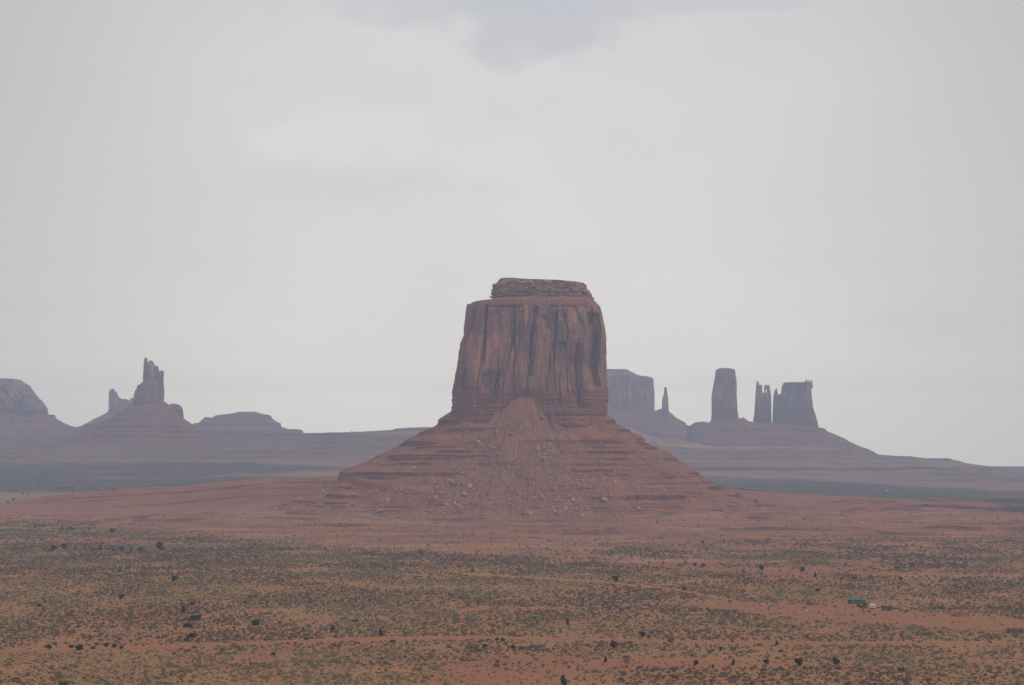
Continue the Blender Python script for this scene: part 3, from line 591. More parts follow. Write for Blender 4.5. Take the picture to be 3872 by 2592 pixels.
# ---- mesa and finger spire right of the big butte
D5 = 8000.0
b5 = thing('mesa', 'pale hazy mesa with a sloping cap just right of the big butte', 'mesa', (WX(2390, D5), D5, 90))
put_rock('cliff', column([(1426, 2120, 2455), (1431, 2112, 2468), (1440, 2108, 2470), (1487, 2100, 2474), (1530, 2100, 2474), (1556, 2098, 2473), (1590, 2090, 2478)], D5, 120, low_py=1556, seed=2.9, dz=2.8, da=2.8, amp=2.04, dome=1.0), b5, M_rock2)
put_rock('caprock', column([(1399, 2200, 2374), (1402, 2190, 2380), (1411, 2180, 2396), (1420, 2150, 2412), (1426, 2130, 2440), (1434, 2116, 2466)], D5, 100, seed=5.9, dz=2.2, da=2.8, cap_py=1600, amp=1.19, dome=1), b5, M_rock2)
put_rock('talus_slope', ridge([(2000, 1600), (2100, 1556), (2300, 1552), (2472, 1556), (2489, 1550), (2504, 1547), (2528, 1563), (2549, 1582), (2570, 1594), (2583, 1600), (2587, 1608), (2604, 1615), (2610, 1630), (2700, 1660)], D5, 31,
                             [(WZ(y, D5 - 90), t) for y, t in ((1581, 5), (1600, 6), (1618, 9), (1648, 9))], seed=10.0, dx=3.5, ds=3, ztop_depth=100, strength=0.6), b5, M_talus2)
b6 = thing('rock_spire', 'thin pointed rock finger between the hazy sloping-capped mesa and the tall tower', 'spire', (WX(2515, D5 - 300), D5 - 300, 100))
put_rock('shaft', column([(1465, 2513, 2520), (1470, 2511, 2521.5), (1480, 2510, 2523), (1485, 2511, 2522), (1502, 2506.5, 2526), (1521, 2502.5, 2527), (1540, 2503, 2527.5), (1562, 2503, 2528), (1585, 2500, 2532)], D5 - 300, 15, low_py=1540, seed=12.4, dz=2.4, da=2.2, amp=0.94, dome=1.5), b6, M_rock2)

# ---- tall tower, split tower and castle on their shared ridge
D6 = 7000.0
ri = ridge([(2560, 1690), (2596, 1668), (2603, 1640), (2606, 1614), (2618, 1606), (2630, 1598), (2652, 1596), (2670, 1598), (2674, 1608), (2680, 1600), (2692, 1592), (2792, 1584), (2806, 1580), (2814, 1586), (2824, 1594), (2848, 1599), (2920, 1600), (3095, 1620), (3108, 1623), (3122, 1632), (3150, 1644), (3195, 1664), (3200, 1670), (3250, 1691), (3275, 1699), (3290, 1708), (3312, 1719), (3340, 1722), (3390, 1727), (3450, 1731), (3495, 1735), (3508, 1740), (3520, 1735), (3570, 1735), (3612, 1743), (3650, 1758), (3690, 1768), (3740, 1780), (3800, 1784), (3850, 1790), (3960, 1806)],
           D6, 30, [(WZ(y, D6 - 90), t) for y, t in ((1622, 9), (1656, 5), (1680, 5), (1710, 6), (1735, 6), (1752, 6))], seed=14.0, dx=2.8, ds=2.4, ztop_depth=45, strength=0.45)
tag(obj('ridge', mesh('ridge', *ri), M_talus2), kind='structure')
b7 = thing('butte', 'tall single rock tower with a flat top, highest of the group on the right ridge', 'butte', (WX(2740, D6), D6, 190))
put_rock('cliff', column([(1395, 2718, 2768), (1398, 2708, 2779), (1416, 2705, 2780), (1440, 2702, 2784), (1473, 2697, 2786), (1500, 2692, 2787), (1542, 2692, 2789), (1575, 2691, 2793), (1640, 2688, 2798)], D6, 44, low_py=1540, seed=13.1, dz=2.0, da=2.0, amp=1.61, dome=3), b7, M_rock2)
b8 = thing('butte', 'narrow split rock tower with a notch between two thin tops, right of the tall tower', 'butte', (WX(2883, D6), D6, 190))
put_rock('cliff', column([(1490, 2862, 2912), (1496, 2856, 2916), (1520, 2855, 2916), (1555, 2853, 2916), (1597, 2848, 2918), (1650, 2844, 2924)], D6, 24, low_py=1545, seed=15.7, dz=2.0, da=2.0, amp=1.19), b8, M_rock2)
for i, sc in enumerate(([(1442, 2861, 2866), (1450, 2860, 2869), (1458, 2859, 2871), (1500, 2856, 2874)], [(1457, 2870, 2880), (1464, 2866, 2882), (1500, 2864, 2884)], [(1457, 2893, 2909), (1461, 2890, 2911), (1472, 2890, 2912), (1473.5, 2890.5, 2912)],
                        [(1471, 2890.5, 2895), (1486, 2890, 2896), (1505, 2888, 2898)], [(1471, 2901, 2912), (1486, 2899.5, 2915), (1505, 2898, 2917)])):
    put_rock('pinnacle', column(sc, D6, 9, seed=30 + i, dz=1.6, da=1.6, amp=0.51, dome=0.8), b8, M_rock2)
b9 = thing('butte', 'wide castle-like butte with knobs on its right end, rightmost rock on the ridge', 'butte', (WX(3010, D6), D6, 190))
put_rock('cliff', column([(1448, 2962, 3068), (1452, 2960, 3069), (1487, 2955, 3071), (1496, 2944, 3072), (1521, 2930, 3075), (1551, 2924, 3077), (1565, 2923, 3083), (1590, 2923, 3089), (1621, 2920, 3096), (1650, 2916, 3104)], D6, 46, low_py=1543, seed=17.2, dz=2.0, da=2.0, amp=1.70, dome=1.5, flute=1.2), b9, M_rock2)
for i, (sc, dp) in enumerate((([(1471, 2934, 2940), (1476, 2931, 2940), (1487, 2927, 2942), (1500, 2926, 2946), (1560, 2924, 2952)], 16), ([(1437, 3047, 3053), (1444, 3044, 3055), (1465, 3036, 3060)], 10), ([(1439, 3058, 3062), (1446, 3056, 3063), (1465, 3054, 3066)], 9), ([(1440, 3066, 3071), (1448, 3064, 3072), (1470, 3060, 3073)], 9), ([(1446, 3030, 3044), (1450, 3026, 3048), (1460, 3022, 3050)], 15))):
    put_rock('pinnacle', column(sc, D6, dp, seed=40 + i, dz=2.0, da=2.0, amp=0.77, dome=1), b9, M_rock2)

# ------------------------------------------------------------------ fallen rock on the slopes of the big butte
def rock_mesh(seed, npt=18):
    r = np.random.default_rng(seed); import bmesh
    bm = bmesh.new(); p = r.normal(size=(npt, 3)); p /= np.linalg.norm(p, axis=1)[:, None]; p *= np.array([0.62, 0.5, 0.40]) * r.uniform(0.8, 1.1, (npt, 1))
    for v in p: bm.verts.new(v)
    bmesh.ops.convex_hull(bm, input=bm.verts[:]); bmesh.ops.bevel(bm, geom=bm.edges[:], offset=0.03, segments=1, affect='EDGES')
    me = bpy.data.meshes.new('boulder'); bm.to_mesh(me); bm.free(); me.materials.append(M_boulder); return me
ROCKS = [rock_mesh(100 + i, 12 + 2 * (i % 4)) for i in range(8)]
tz = TV[..., 2]; tx = TV[..., 0]; ty = TV[..., 1]
gtz = gz(tx, ty)
ok = (ty < D0 - 25) & (tz > gtz + 0.3) & (tz < 150)
tpx, tpy = img(tx, ty, tz)
den = ok * (0.12 + 1.3 * np.clip(TFA, 0, 1) * sst(tpy, 1505, 1680) + 0.9 * sst(tpy, 1815, 1880) * np.clip(fbm(tx / 40, ty / 40, 8.1, 3) * 2 + 0.4, 0, 1.3)) * np.clip(0.5 + 2.2 * fbm(tx / 26, ty / 26, 3.9, 3), 0.03, 1.8)
den = den ** 1.7
den = (den * np.linspace(0.4, 1.0, den.shape[0])[:, None]).ravel(); den /= den.sum()
pick = rng.choice(den.size, 260, False, den)
big_spots = [(1705, 1828, 26), (1722, 1834, 18), (1935, 1878, 9), (1775, 1845, 20), (2286, 1896, 24), (2310, 1872, 18), (2360, 1885, 16), (1750, 1872, 20), (1788, 1860, 16), (1436, 1940, 24), (1362, 1935, 14), (1310, 1920, 16), (1565, 1771, 12), (1335, 1875, 18), (1792, 1962, 15), (2200, 1962, 11), (2298, 1822, 14), (2325, 1828, 14), (2050, 1885, 16), (1935, 1645, 16)]
fl = np.stack([tx.ravel(), ty.ravel(), tz.ravel()], -1); okf = ok.ravel(); fpx, fpy = tpx.ravel(), tpy.ravel()
spots = []
for (x, y, s) in big_spots:
    d = np.where(okf, np.hypot(fpx - x, fpy - y), 1e9); i = int(np.argmin(d))
    if d[i] < 12: spots.append((fl[i], s * 0.36 * 1.5))
for i in pick: spots.append((fl[i], float(np.clip(rng.lognormal(1.5, 0.40), 2.6, 9.0))))
for k, (p, s) in enumerate(spots):
    o = obj('boulder', ROCKS[k % 8], None, None, (p[0], p[1], p[2] + 0.12 * s))
    o.scale = (s * random.uniform(0.85, 1.25), s * random.uniform(0.8, 1.1), s * random.uniform(0.7, 1.1)); o.rotation_euler = (random.uniform(-.5, .5), random.uniform(-.5, .5), random.uniform(0, 6.28))
    tag(o, 'pale red boulder fallen on the debris slope of the big butte' if s < 6.5 else 'large pale red block fallen on the debris slope of the big butte', 'boulder', 'boulders on the slopes of the big butte' if s < 6.5 else 'large blocks on the slopes of the big butte')

# ------------------------------------------------------------------ scattered stuff (geometry nodes for what nobody could count)
def scatter(name, pts, scl, rot, kinds, variants):
    me = bpy.data.meshes.new(name); me.vertices.add(len(pts)); me.vertices.foreach_set('co', np.asarray(pts, np.float32).ravel())
    for k, t, v in (('scl', 'FLOAT', scl), ('rot', 'FLOAT', rot), ('pick', 'INT', kinds)):
        at = me.attributes.new(k, t, 'POINT'); at.data.foreach_set('value', np.asarray(v, np.int32 if t == 'INT' else np.float32))
    o = obj(name, me)
    col = bpy.data.collections.new(name + '_shapes')
    for i, (m_, mt) in enumerate(variants):
        ob = bpy.data.objects.new('%s_shape_%02d' % (name, i), m_); col.objects.link(ob)
        if not m_.materials: m_.materials.append(mt)
    g = bpy.data.node_groups.new(name + '_scatter', 'GeometryNodeTree')
    g.interface.new_socket('Geometry', in_out='INPUT', socket_type='NodeSocketGeometry'); g.interface.new_socket('Geometry', in_out='OUTPUT', socket_type='NodeSocketGeometry')
    gi = g.nodes.new('NodeGroupInput'); go = g.nodes.new('NodeGroupOutput'); ip = g.nodes.new('GeometryNodeInstanceOnPoints'); ci = g.nodes.new('GeometryNodeCollectionInfo')
    ci.inputs['Collection'].default_value = col; ci.inputs['Separate Children'].default_value = True; ci.inputs['Reset Children'].default_value = True
    def na(nm, t):
        n = g.nodes.new('GeometryNodeInputNamedAttribute'); n.data_type = t; n.inputs[0].default_value = nm; return n.outputs[0]
    cx = g.nodes.new('ShaderNodeCombineXYZ'); g.links.new(na('rot', 'FLOAT'), cx.inputs[2])
    g.links.new(gi.outputs[0], ip.inputs['Points']); g.links.new(ci.outputs[0], ip.inputs['Instance']); ip.inputs['Pick Instance'].default_value = True
    g.links.new(na('pick', 'INT'), ip.inputs['Instance Index']); g.links.new(cx.outputs[0], ip.inputs['Rotation']); g.links.new(na('scl', 'FLOAT'), ip.inputs['Scale'])
    g.links.new(ip.outputs[0], go.inputs[0])
    md = o.modifiers.new('scatter', 'NODES'); md.node_group = g
    return tag(o, kind='stuff')
# loose rubble
nr = 17000; pr = rng.choice(den.size, nr, True, den ** 0.9 / (den ** 0.9).sum()); pp = fl[pr] + np.stack([rng.normal(0, 1.2, nr), rng.normal(0, 1.2, nr), np.full(nr, 0.05)], -1)
scatter('rubble', pp, np.clip(rng.lognormal(0.55, 0.45, nr), 0.8, 4.2), rng.uniform(0, 6.28, nr), rng.integers(0, 8, nr), [(r_, M_boulder) for r_ in ROCKS])

def shrub_mesh(seed, nl=46, w=0.5, h=0.42, leaf=0.13):
    r = np.random.default_rng(seed); V, Q, T = [], [], []
    lobes = [(r.normal(0, 0.20, 2), r.uniform(0.22, 0.34)) for _ in range(4)]
    # twiggy core
    n1, n2 = 8, 3
    for j in range(n2 + 1):
        ph = j / n2 * math.pi / 2
        for i in range(n1):
            a_ = i / n1 * 2 * math.pi; k = 0.78 * (1 + 0.25 * r.normal())
            V.append((w * k * math.cos(ph) * math.cos(a_), w * k * math.cos(ph) * math.sin(a_), -0.06 + (h + 0.06) * k * math.sin(ph)))
    for j in range(n2):
        for i in range(n1): Q.append((j * n1 + i, j * n1 + (i + 1) % n1, (j + 1) * n1 + (i + 1) % n1, (j + 1) * n1 + i))
    for _ in range(nl):
        c_, rad = lobes[r.integers(4)]; d = r.normal(size=3); d /= np.linalg.norm(d); d[2] = abs(d[2])
        p = np.array([c_[0], c_[1], 0.10]) + d * np.array([rad, rad, h - 0.06]) * r.uniform(0.8, 1.1)
        u = r.normal(size=3); u /= np.linalg.norm(u); v = np.cross(u, r.normal(size=3)); v /= np.linalg.norm(v) + 1e-9; s = leaf * r.uniform(0.6, 1.2); b0 = len(V)
        V += [tuple(p - u * s), tuple(p + v * s * 0.6), tuple(p + u * s), tuple(p - v * s * 0.6)]; Q.append((b0, b0 + 1, b0 + 2, b0 + 3))
    return mesh('shrub', np.array(V), [np.array(Q)])
VAR = [(shrub_mesh(200 + i), M_dark) for i in range(4)] + [(shrub_mesh(210 + i), M_sage) for i in range(4)] + [(shrub_mesh(220 + i, 40, 0.5, 0.34, 0.12), M_yel) for i in range(3)]
def scrub_points():
    n = 2100000; t = rng.uniform(-1, 1, n); Y = np.sqrt(rng.uniform(540.0 ** 2, 2560.0 ** 2, n)); hw_ = 0.29 * Y + 125.0
    keep = rng.uniform(0, 1, n) < 0.62 * np.clip(1000.0 / Y, 0.40, 1.0) * (hw_ / (0.335 * Y)) * (1.5 / 2.1); t, Y = t[keep], Y[keep]; X = t * hw_[keep]
    Z = gz(X, Y); d, R, px, py = veg_density(X, Y, Z); keep = rng.uniform(0, 1, len(X)) < d * 0.86
    X, Y, Z, px, py = X[keep], Y[keep], Z[keep], px[keep], py[keep]; nn = len(X)
    mixn = fbm(X / 110, Y / 150, 4.1, 4); mixy = fbm(X / 90, Y / 120, 14.1, 3)
    u = rng.uniform(0, 1, nn); dark = np.clip(0.55 + 0.5 * sst(px, 2200, 3000) * sst(py, 2505, 2550) + 1.3 * mixn - 0.25 * sst(py, 2400, 2560) * (1 - sst(px, 1900, 2700)), 0.08, 0.9); yel = np.clip(0.34 + 1.0 * mixy, 0.06, 0.7) * (1 - dark)
    kind = np.where(u < dark, rng.integers(0, 4, nn), np.where(u < dark + yel, rng.integers(8, 11, nn), rng.integers(4, 8, nn)))
    print('shrubs', nn)
    s = np.clip(rng.lognormal(-0.50, 0.54, nn), 0.28, 2.4) * np.clip(Y / 1100.0, 1.0, 1.35) * np.where(kind >= 8, 0.8, 1.0)
    return X, Y, Z, s, kind, px, py
sx, sy, sz, ssz, sk, spx, spy = scrub_points()
vis = np.where((spx > 10) & (spx < 3862) & (spy < 2596), ssz / sy, 0); top = np.argsort(-vis)[:300]; rest = np.ones(len(sx), bool); rest[top] = False
rot = rng.uniform(0, 6.28, len(sx))
P3 = np.stack([sx, sy, sz - 0.03], -1)
scatter('scrub', P3[rest], ssz[rest], rot[rest], sk[rest], VAR)
for (m_, mt) in VAR:
    if not m_.materials: m_.materials.append(mt)
SL = [('low dark grey-brown bush among the scrub on the near sand', 'dark brushes on the near sand'), ('rounded grey-green sagebrush among the scrub on the near sand', 'sagebrush on the near sand'), ('low yellow-green bush among the scrub on the near sand', 'yellow-green bushes on the near sand')]
for i in top:
    k = int(sk[i]); t_ = 0 if k < 4 else (1 if k < 8 else 2)
    o = obj(('blackbrush', 'sagebrush', 'rabbitbrush')[t_], VAR[k][0], None, None, tuple(P3[i])); o.rotation_euler = (0, 0, rot[i]); o.scale = (ssz[i],) * 3
    tag(o, SL[t_][0], 'bush', SL[t_][1])

# ------------------------------------------------------------------ junipers and other trees
def tube(pts, rad, n=6):
    pts = np.array(pts, float); V, Q = [], []
    for i, p in enumerate(pts):
        d = pts[min(i + 1, len(pts) - 1)] - pts[max(i - 1, 0)]; d /= np.linalg.norm(d); u = np.cross(d, (0.3, 1, 0.2)); u /= np.linalg.norm(u); v = np.cross(d, u)
        for k in range(n):
            a_ = k / n * 2 * math.pi; V.append(p + rad[i] * (u * math.cos(a_) + v * math.sin(a_)))
    Q = gridfaces(len(pts), n, True); return np.array(V), Q
def trunk_mesh(seed, h, nb=5, spread=0.5, r0=0.09, twigs=0):
    r = np.random.default_rng(seed); V, Q, o = [], [], 0
    def add(p, q):
        nonlocal o
        v, f = tube(p, q, 5); V.append(v); Q.append(f + o); o += len(v)
    add([(0, 0, -0.1), (0.03, 0.02, h * 0.25), (0.0, 0.05, h * 0.5), (0.04, 0, h * 0.75)], [r0 * 1.3, r0, r0 * 0.7, r0 * 0.3])
    for b in range(nb + twigs):
        a_ = r.uniform(0, 6.28); z0 = r.uniform(0.12, 0.5) * h; l = spread * r.uniform(0.6, 1.0); rr = r0 * (0.55 if b < nb else 0.22); e_ = r.uniform(0.25, 0.5) * h
        add([(0, 0, z0), (math.cos(a_) * l * 0.5, math.sin(a_) * l * 0.5, z0 + e_ * 0.6), (math.cos(a_) * l, math.sin(a_) * l, z0 + e_)], [rr, rr * 0.7, rr * 0.25])
    return mesh('trunk', np.concatenate(V), [np.concatenate(Q)])
def crown_mesh(seed, shape, n=420, leaf=0.075):
    """unit crown: width 1, height 1; shape in round, tall, bushy, flat, sparse"""
    r = np.random.default_rng(seed); V, Q = [], []
    lob = []
    for i in range({'round': 9, 'tall': 8, 'bushy': 11, 'flat': 12, 'sparse': 8}[shape]):
        a_ = r.uniform(0, 6.28); q = r.uniform(0.05, 0.30)
        if shape == 'tall': zc = 0.12 + 0.75 * i / 8; q *= 1.1 - zc; rad = 0.30 * (1.15 - zc)
        elif shape == 'flat': zc = r.uniform(0.55, 0.9); q = r.uniform(0.12, 0.44); rad = r.uniform(0.08, 0.14)
        elif shape == 'bushy': zc = r.uniform(0.15, 0.6); q = r.uniform(0.1, 0.34); rad = r.uniform(0.14, 0.24)
        elif shape == 'sparse': zc = r.uniform(0.3, 0.8); q = r.uniform(0.1, 0.33); rad = r.uniform(0.15, 0.22)
        else: zc = r.uniform(0.25, 0.70); rad = r.uniform(0.2, 0.29); q = r.uniform(0.05, 0.26)
        lob.append((np.array([q * math.cos(a_), q * math.sin(a_), zc]), rad))
    for c_, rad in lob:                                  # dense twig masses inside
        if shape in ('sparse', 'flat'): continue
        b0 = len(V)
        for j in range(4):
            ph = -1.3 + 2.6 * j / 3
            for i in range(7):
                t = i / 7 * 6.283; k = rad * 0.72 * (1 + 0.2 * r.normal()); V.append(c_ + np.array([k * math.cos(ph) * math.cos(t), k * math.cos(ph) * math.sin(t), k * math.sin(ph)]))
        for j in range(3):
            for i in range(7): Q.append((b0 + j * 7 + i, b0 + j * 7 + (i + 1) % 7, b0 + (j + 1) * 7 + (i + 1) % 7, b0 + (j + 1) * 7 + i))
    for _ in range(n):
        c_, rad = lob[r.integers(len(lob))]; d = r.normal(size=3); d /= np.linalg.norm(d); p = c_ + d * rad * r.uniform(0.55, 1.12); p[2] = max(p[2], 0.02)
        u = r.normal(size=3); u /= np.linalg.norm(u); v = np.cross(u, r.normal(size=3)); v /= np.linalg.norm(v) + 1e-9; s = leaf * r.uniform(0.5, 1.1); b0 = len(V)
        V += [p - u * s, p + v * s * 0.55, p + u * s, p - v * s * 0.55]; Q.append((b0, b0 + 1, b0 + 2, b0 + 3))
    return mesh('crown', np.array(V), [np.array(Q)])
PROTO = {}
def proto(key, shape, mat, n=420, leaf=0.075, nb=5, spread=0.35, twigs=0, r0=0.045):
    out = []
    for i in range(3):
        c_ = crown_mesh(hash(key) % 1 + 300 + 17 * i + len(PROTO) * 7, shape, n, leaf); c_.materials.append(mat)
        t_ = trunk_mesh(400 + i + len(PROTO) * 5, 0.9, nb, spread, r0, twigs); t_.materials.append(M_bark); out.append((c_, t_))
    PROTO[key] = out
proto('round', 'round', M_juni); proto('tall', 'tall', M_juni); proto('bushy', 'bushy', M_juni); proto('olive', 'bushy', M_olive, 380); proto('bare', 'sparse', M_bare, 420, 0.045, 6, 0.42, 14, 0.016)
proto('flat', 'flat', M_cotton, 620, 0.075, 6, 0.40, 0, 0.02); proto('grey', 'bushy', M_sage, 380)
def ground_hit(px, py):
    lo = np.geomspace(560, 9000, 2600); X = WX(px, lo); z = gz(X, lo); pyy = HY - F * (z - H) / lo
    i = np.where(pyy <= py)[0]; i = i[0] if len(i) else len(lo) - 1
    return float(X[i]), float(lo[i]), float(z[i])
def tree(px, py, wpx, kind, name, label, group=None, asp=None, cat='tree', D=None):
    if D: X, Y = WX(px, D), D; Z = float(gz(np.array([X]), np.array([Y]))[0])
    else: X, Y, Z = ground_hit(px, py)
    wm = 1.2 * wpx / F * Y; hm = wm * (asp or {'round': 0.85, 'tall': 1.35, 'bushy': 0.62, 'olive': 0.7, 'bare': 0.9, 'flat': 0.85, 'grey': 0.8}[kind])
    t = thing(name, label, cat, (X, Y, Z - 0.05), group, random.uniform(0, 6.28)); t.scale = (wm, wm, hm)
    c_, tr = random.choice(PROTO[kind])
    cr = obj('crown', c_, None, t); cr.location = (0, 0, 0.0 if kind in ('bushy', 'olive', 'grey') else 0.06)
    obj('trunk', tr, None, t); return t
ROW = 'dark green junipers in a row along the red strip on the left'
lone = [ # px, base row, width, kind, label
 (203, 2082, 24, 'round', 'leftmost dark juniper of the row along the red strip'), (604, 2082, 33, 'round', 'largest juniper, right end of the row along the red strip'),
 (661, 2200, 24, 'round', 'dense dark round juniper alone in the brush right of the grey bush'), (489, 2152, 25, 'grey', 'greyish leafy bush alone above the small dark juniper on the left plain'),
 (454, 2166, 15, 'round', 'small dark juniper just below left of the greyish leafy bush'), (166, 2318, 25, 'bare', 'brown leafless bush on the left plain'),
 (149, 2296, 15, 'round', 'small dark juniper just above the brown leafless bush'), (959, 2366, 42, 'bushy', 'widest dark green rounded juniper in open sand left of centre'),
 (733, 2346, 38, 'bushy', 'broad green juniper, upper of three close together on the left plain'), (710, 2375, 34, 'bushy', 'dense juniper in the middle of three close together on the left plain'), (721, 2412, 36, 'bushy', 'loose juniper, lowest of three close together on the left plain'),
 (460, 2268, 22, 'round', 'lone green juniper in the middle of the left plain'), (294, 2460, 38, 'bushy', 'wide dark green shrub beside the dirt road at left'), (186, 2458, 22, 'round', 'small dark green juniper beside the dirt road near the left edge'),
 (243, 2600, 44, 'olive', 'olive shrub cut by the bottom edge of the photo at left'), (1231, 2082, 9, 'tall', 'tiny upright juniper alone below the pink flats'),
 (1592, 2096, 30, 'grey', 'grey-green bush patch at the edge of the pink flats'), (1682, 2164, 22, 'bare', 'bare brown bush beside the small clearing at centre'), (1739, 2156, 22, 'bare', 'bare branching tree beside the small clearing at centre'),
 (1786, 2166, 15, 'round', 'small dark juniper on the small clearing at centre'), (1258, 2391, 18, 'tall', 'pointed dark juniper above the dirt road left of centre'), (1440, 2406, 20, 'tall', 'upright dark juniper right on the upper edge of the dirt road'),
 (2327, 2203, 27, 'round', 'large dark juniper on the thin track right of centre'), (2145, 2364, 18, 'tall', 'pointed dark juniper in open sand right of centre'), (2430, 2411, 25, 'round', 'dark dense juniper just above the dirt road right of centre'),
 (2452, 2420, 20, 'bare', 'brown dry bush beside the dark juniper at the dirt road'), (2320, 2455, 34, 'round', 'big dark juniper with a trunk just below the dirt road'), (2537, 2430, 28, 'olive', 'pale olive round bush on the lower edge of the dirt road'),
 (2939, 2442, 18, 'round', 'dark round juniper on a thin bare trunk beside the dirt road'), (2722, 2462, 13, 'tall', 'slim upright juniper below the dirt road'), (2371, 2518, 38, 'bare', 'bare grey spreading tree on the red patch'),
 (2291, 2506, 16, 'tall', 'small juniper left of the bare grey spreading tree'), (2632, 2518, 22, 'round', 'dark juniper on the red patch right of the bare grey tree'), (2130, 2592, 27, 'tall', 'green juniper cut by the bottom edge of the photo near centre'),
 (3018, 2520, 33, 'round', 'large dark juniper, left of two on the lower right plain'), (3161, 2517, 30, 'round', 'large dark juniper, right of two on the lower right plain'), (2898, 2514, 24, 'round', 'dark juniper left of the two large ones on the lower right plain'),
 (3406, 2540, 26, 'olive', 'low olive bush on the lower right plain'), (2879, 2160, 25, 'round', 'wide dark juniper at the upper edge of the right-hand sand'), (3447, 2140, 19, 'bushy', 'low dark juniper in the grey brush far above the camper'),
 (3293, 2194, 20, 'bare', 'brown bush in the row of bushes above the green house'), (2585, 2236, 16, 'round', 'dark juniper beside the thin track left of the homestead'), (427, 2019, 22, 'round', 'dark juniper alone where the red wash ends at left')]
for px, py, wp, k, lb in lone:
    nm = {'bare': 'bare_tree', 'olive': 'olive_shrub', 'grey': 'grey_shrub'}.get(k, 'juniper'); tree(px, py, wp, k, nm, lb, None, cat='bush' if k in ('olive', 'grey', 'bare') and 'tree' not in lb else 'tree')
sets = [('small dark green juniper in the row along the red strip at left', ROW, [(192, 2086, 20), (242, 2080, 27), (352, 2085, 20), (379, 2085, 14), (429, 2086, 14), (460, 2086, 19), (496, 2087, 13), (527, 2085, 27), (619, 2084, 14)]),
 ('small dark green juniper above the red strip on the far left plain', 'junipers above the red strip', [(130, 1997, 16), (162, 1997, 10), (267, 2003, 18), (235, 2007, 13)]),
 ('small dark juniper below the pink flats left of centre', 'junipers below the pink flats', [(864, 2099, 17), (964, 2110, 17), (927, 2286, 15), (725, 2290, 25), (694, 2316, 19), (753, 2344, 22)]),
 ('green shrub beside the dirt road on the left', 'shrubs along the dirt road on the left', [(271, 2450, 20), (351, 2455, 18), (405, 2446, 24), (437, 2449, 26), (460, 2455, 20), (700, 2426, 26), (2, 2455, 14), (1013, 2422, 26), (1160, 2421, 20), (1038, 2478, 20)]),
 ('green shrub beside the dirt road at centre', 'shrubs along the dirt road at centre', [(1834, 2451, 26), (1942, 2452, 22), (1905, 2425, 22), (1880, 2423, 20), (1486, 2431, 22), (2621, 2421, 14), (2769, 2429, 12), (3477, 2431, 12), (3742, 2433, 14), (3863, 2438, 13)]),
 ('small green shrub in the brush at centre', 'shrubs in the brush at centre', [(1305, 2343, 20), (1344, 2352, 20), (1658, 2136, 14), (1763, 2166, 9), (1778, 2167, 8), (1962, 2157, 14)]),
 ('small dark juniper on the grey brush right of centre', 'junipers on the grey brush', [(2657, 2056, 12), (2510, 2131, 12), (2590, 2132, 10), (2454, 2134, 10), (2627, 2143, 15), (2661, 2146, 15), (3034, 2164, 20)]),
 ('small dark juniper in the row of bushes above the green house', 'bushes in the row above the green house', [(3083, 2185, 14), (3184, 2193, 12), (3229, 2194, 14), (3405, 2198, 19), (3092, 2236, 22), (3821, 2228, 10)]),
 ('dark juniper on the lower right plain below the dirt road', 'junipers on the lower right plain', [(2773, 2518, 18), (2697, 2528, 11)]),
 ('tiny dark juniper on the pale sand behind the red bench at far left', 'junipers behind the red bench', [(294, 1823, 10), (367, 1817, 9), (254, 1845, 12), (229, 1850, 13), (271, 1850, 8), (161, 1840, 9), (353, 1847, 8), (430, 1857, 8), (369, 1859, 6), (275, 1864, 9), (85, 1872, 8), (107, 1872, 7), (51, 1896, 14), (30, 1905, 12), (144, 1828, 7)])]
for lb, gr, pts in sets:
    shrub = 'shrub' in lb
    for (px, py, wp) in pts: tree(px, py, wp, random.choice(('bushy', 'grey', 'bushy')) if shrub else random.choice(('round', 'round', 'bushy', 'tall') if wp < 20 else ('round', 'bushy')), 'green_shrub' if shrub else 'juniper', lb, gr, cat='bush' if shrub else 'tree')
for px in (1191, 1202, 1268, 1302, 1330, 1352, 1388, 1395, 1429, 1437, 1454, 1467, 1478, 1500, 1545):
    tree(px, 0, random.uniform(3.5, 6), 'round', 'juniper', 'tiny dark tree on the plateau skyline left of the big butte', 'trees on the plateau skyline', D=random.uniform(6440, 6500), asp=0.9)

# ------------------------------------------------------------------ dirt road
def road():
    P = []
    for px, py in ROADL:
        D = H * F / (py - HY); P.append((WX(px, D), D))
    P = np.array(P); s = np.concatenate([[0], np.cumsum(np.hypot(*np.diff(P, axis=0).T))]); q = np.arange(0, s[-1], 2.0)
    x = np.interp(q, s, P[:, 0]); y = np.interp(q, s, P[:, 1]); k = 12
    sm = lambda v: np.convolve(np.pad(v, k, 'edge'), np.ones(2 * k + 1) / (2 * k + 1), 'valid'); x, y = sm(x), sm(y)
    tx_, ty_ = np.gradient(x), np.gradient(y); l = np.hypot(tx_, ty_); nx, ny = -ty_ / l, tx_ / l
    off = np.linspace(-1, 1, 9)[None] * (3.6 + 1.0 * fbm(x / 30, 0.4, 0, 3))[:, None]
    X = x[:, None] + nx[:, None] * off; Y = y[:, None] + ny[:, None] * off
    Z = gz(X, Y) + 0.06 - 0.05 * np.abs(np.linspace(-1, 1, 9))[None] ** 4
    return mesh('dirt_road', np.stack([X, Y, Z], -1).reshape(-1, 3), gridfaces(len(x), 9), smooth=True)
M_road = plain_material('packed_dirt', (0.315, 0.130, 0.072), 0.22, 0.12)
tag(obj('dirt_road', road(), M_road), kind='structure')

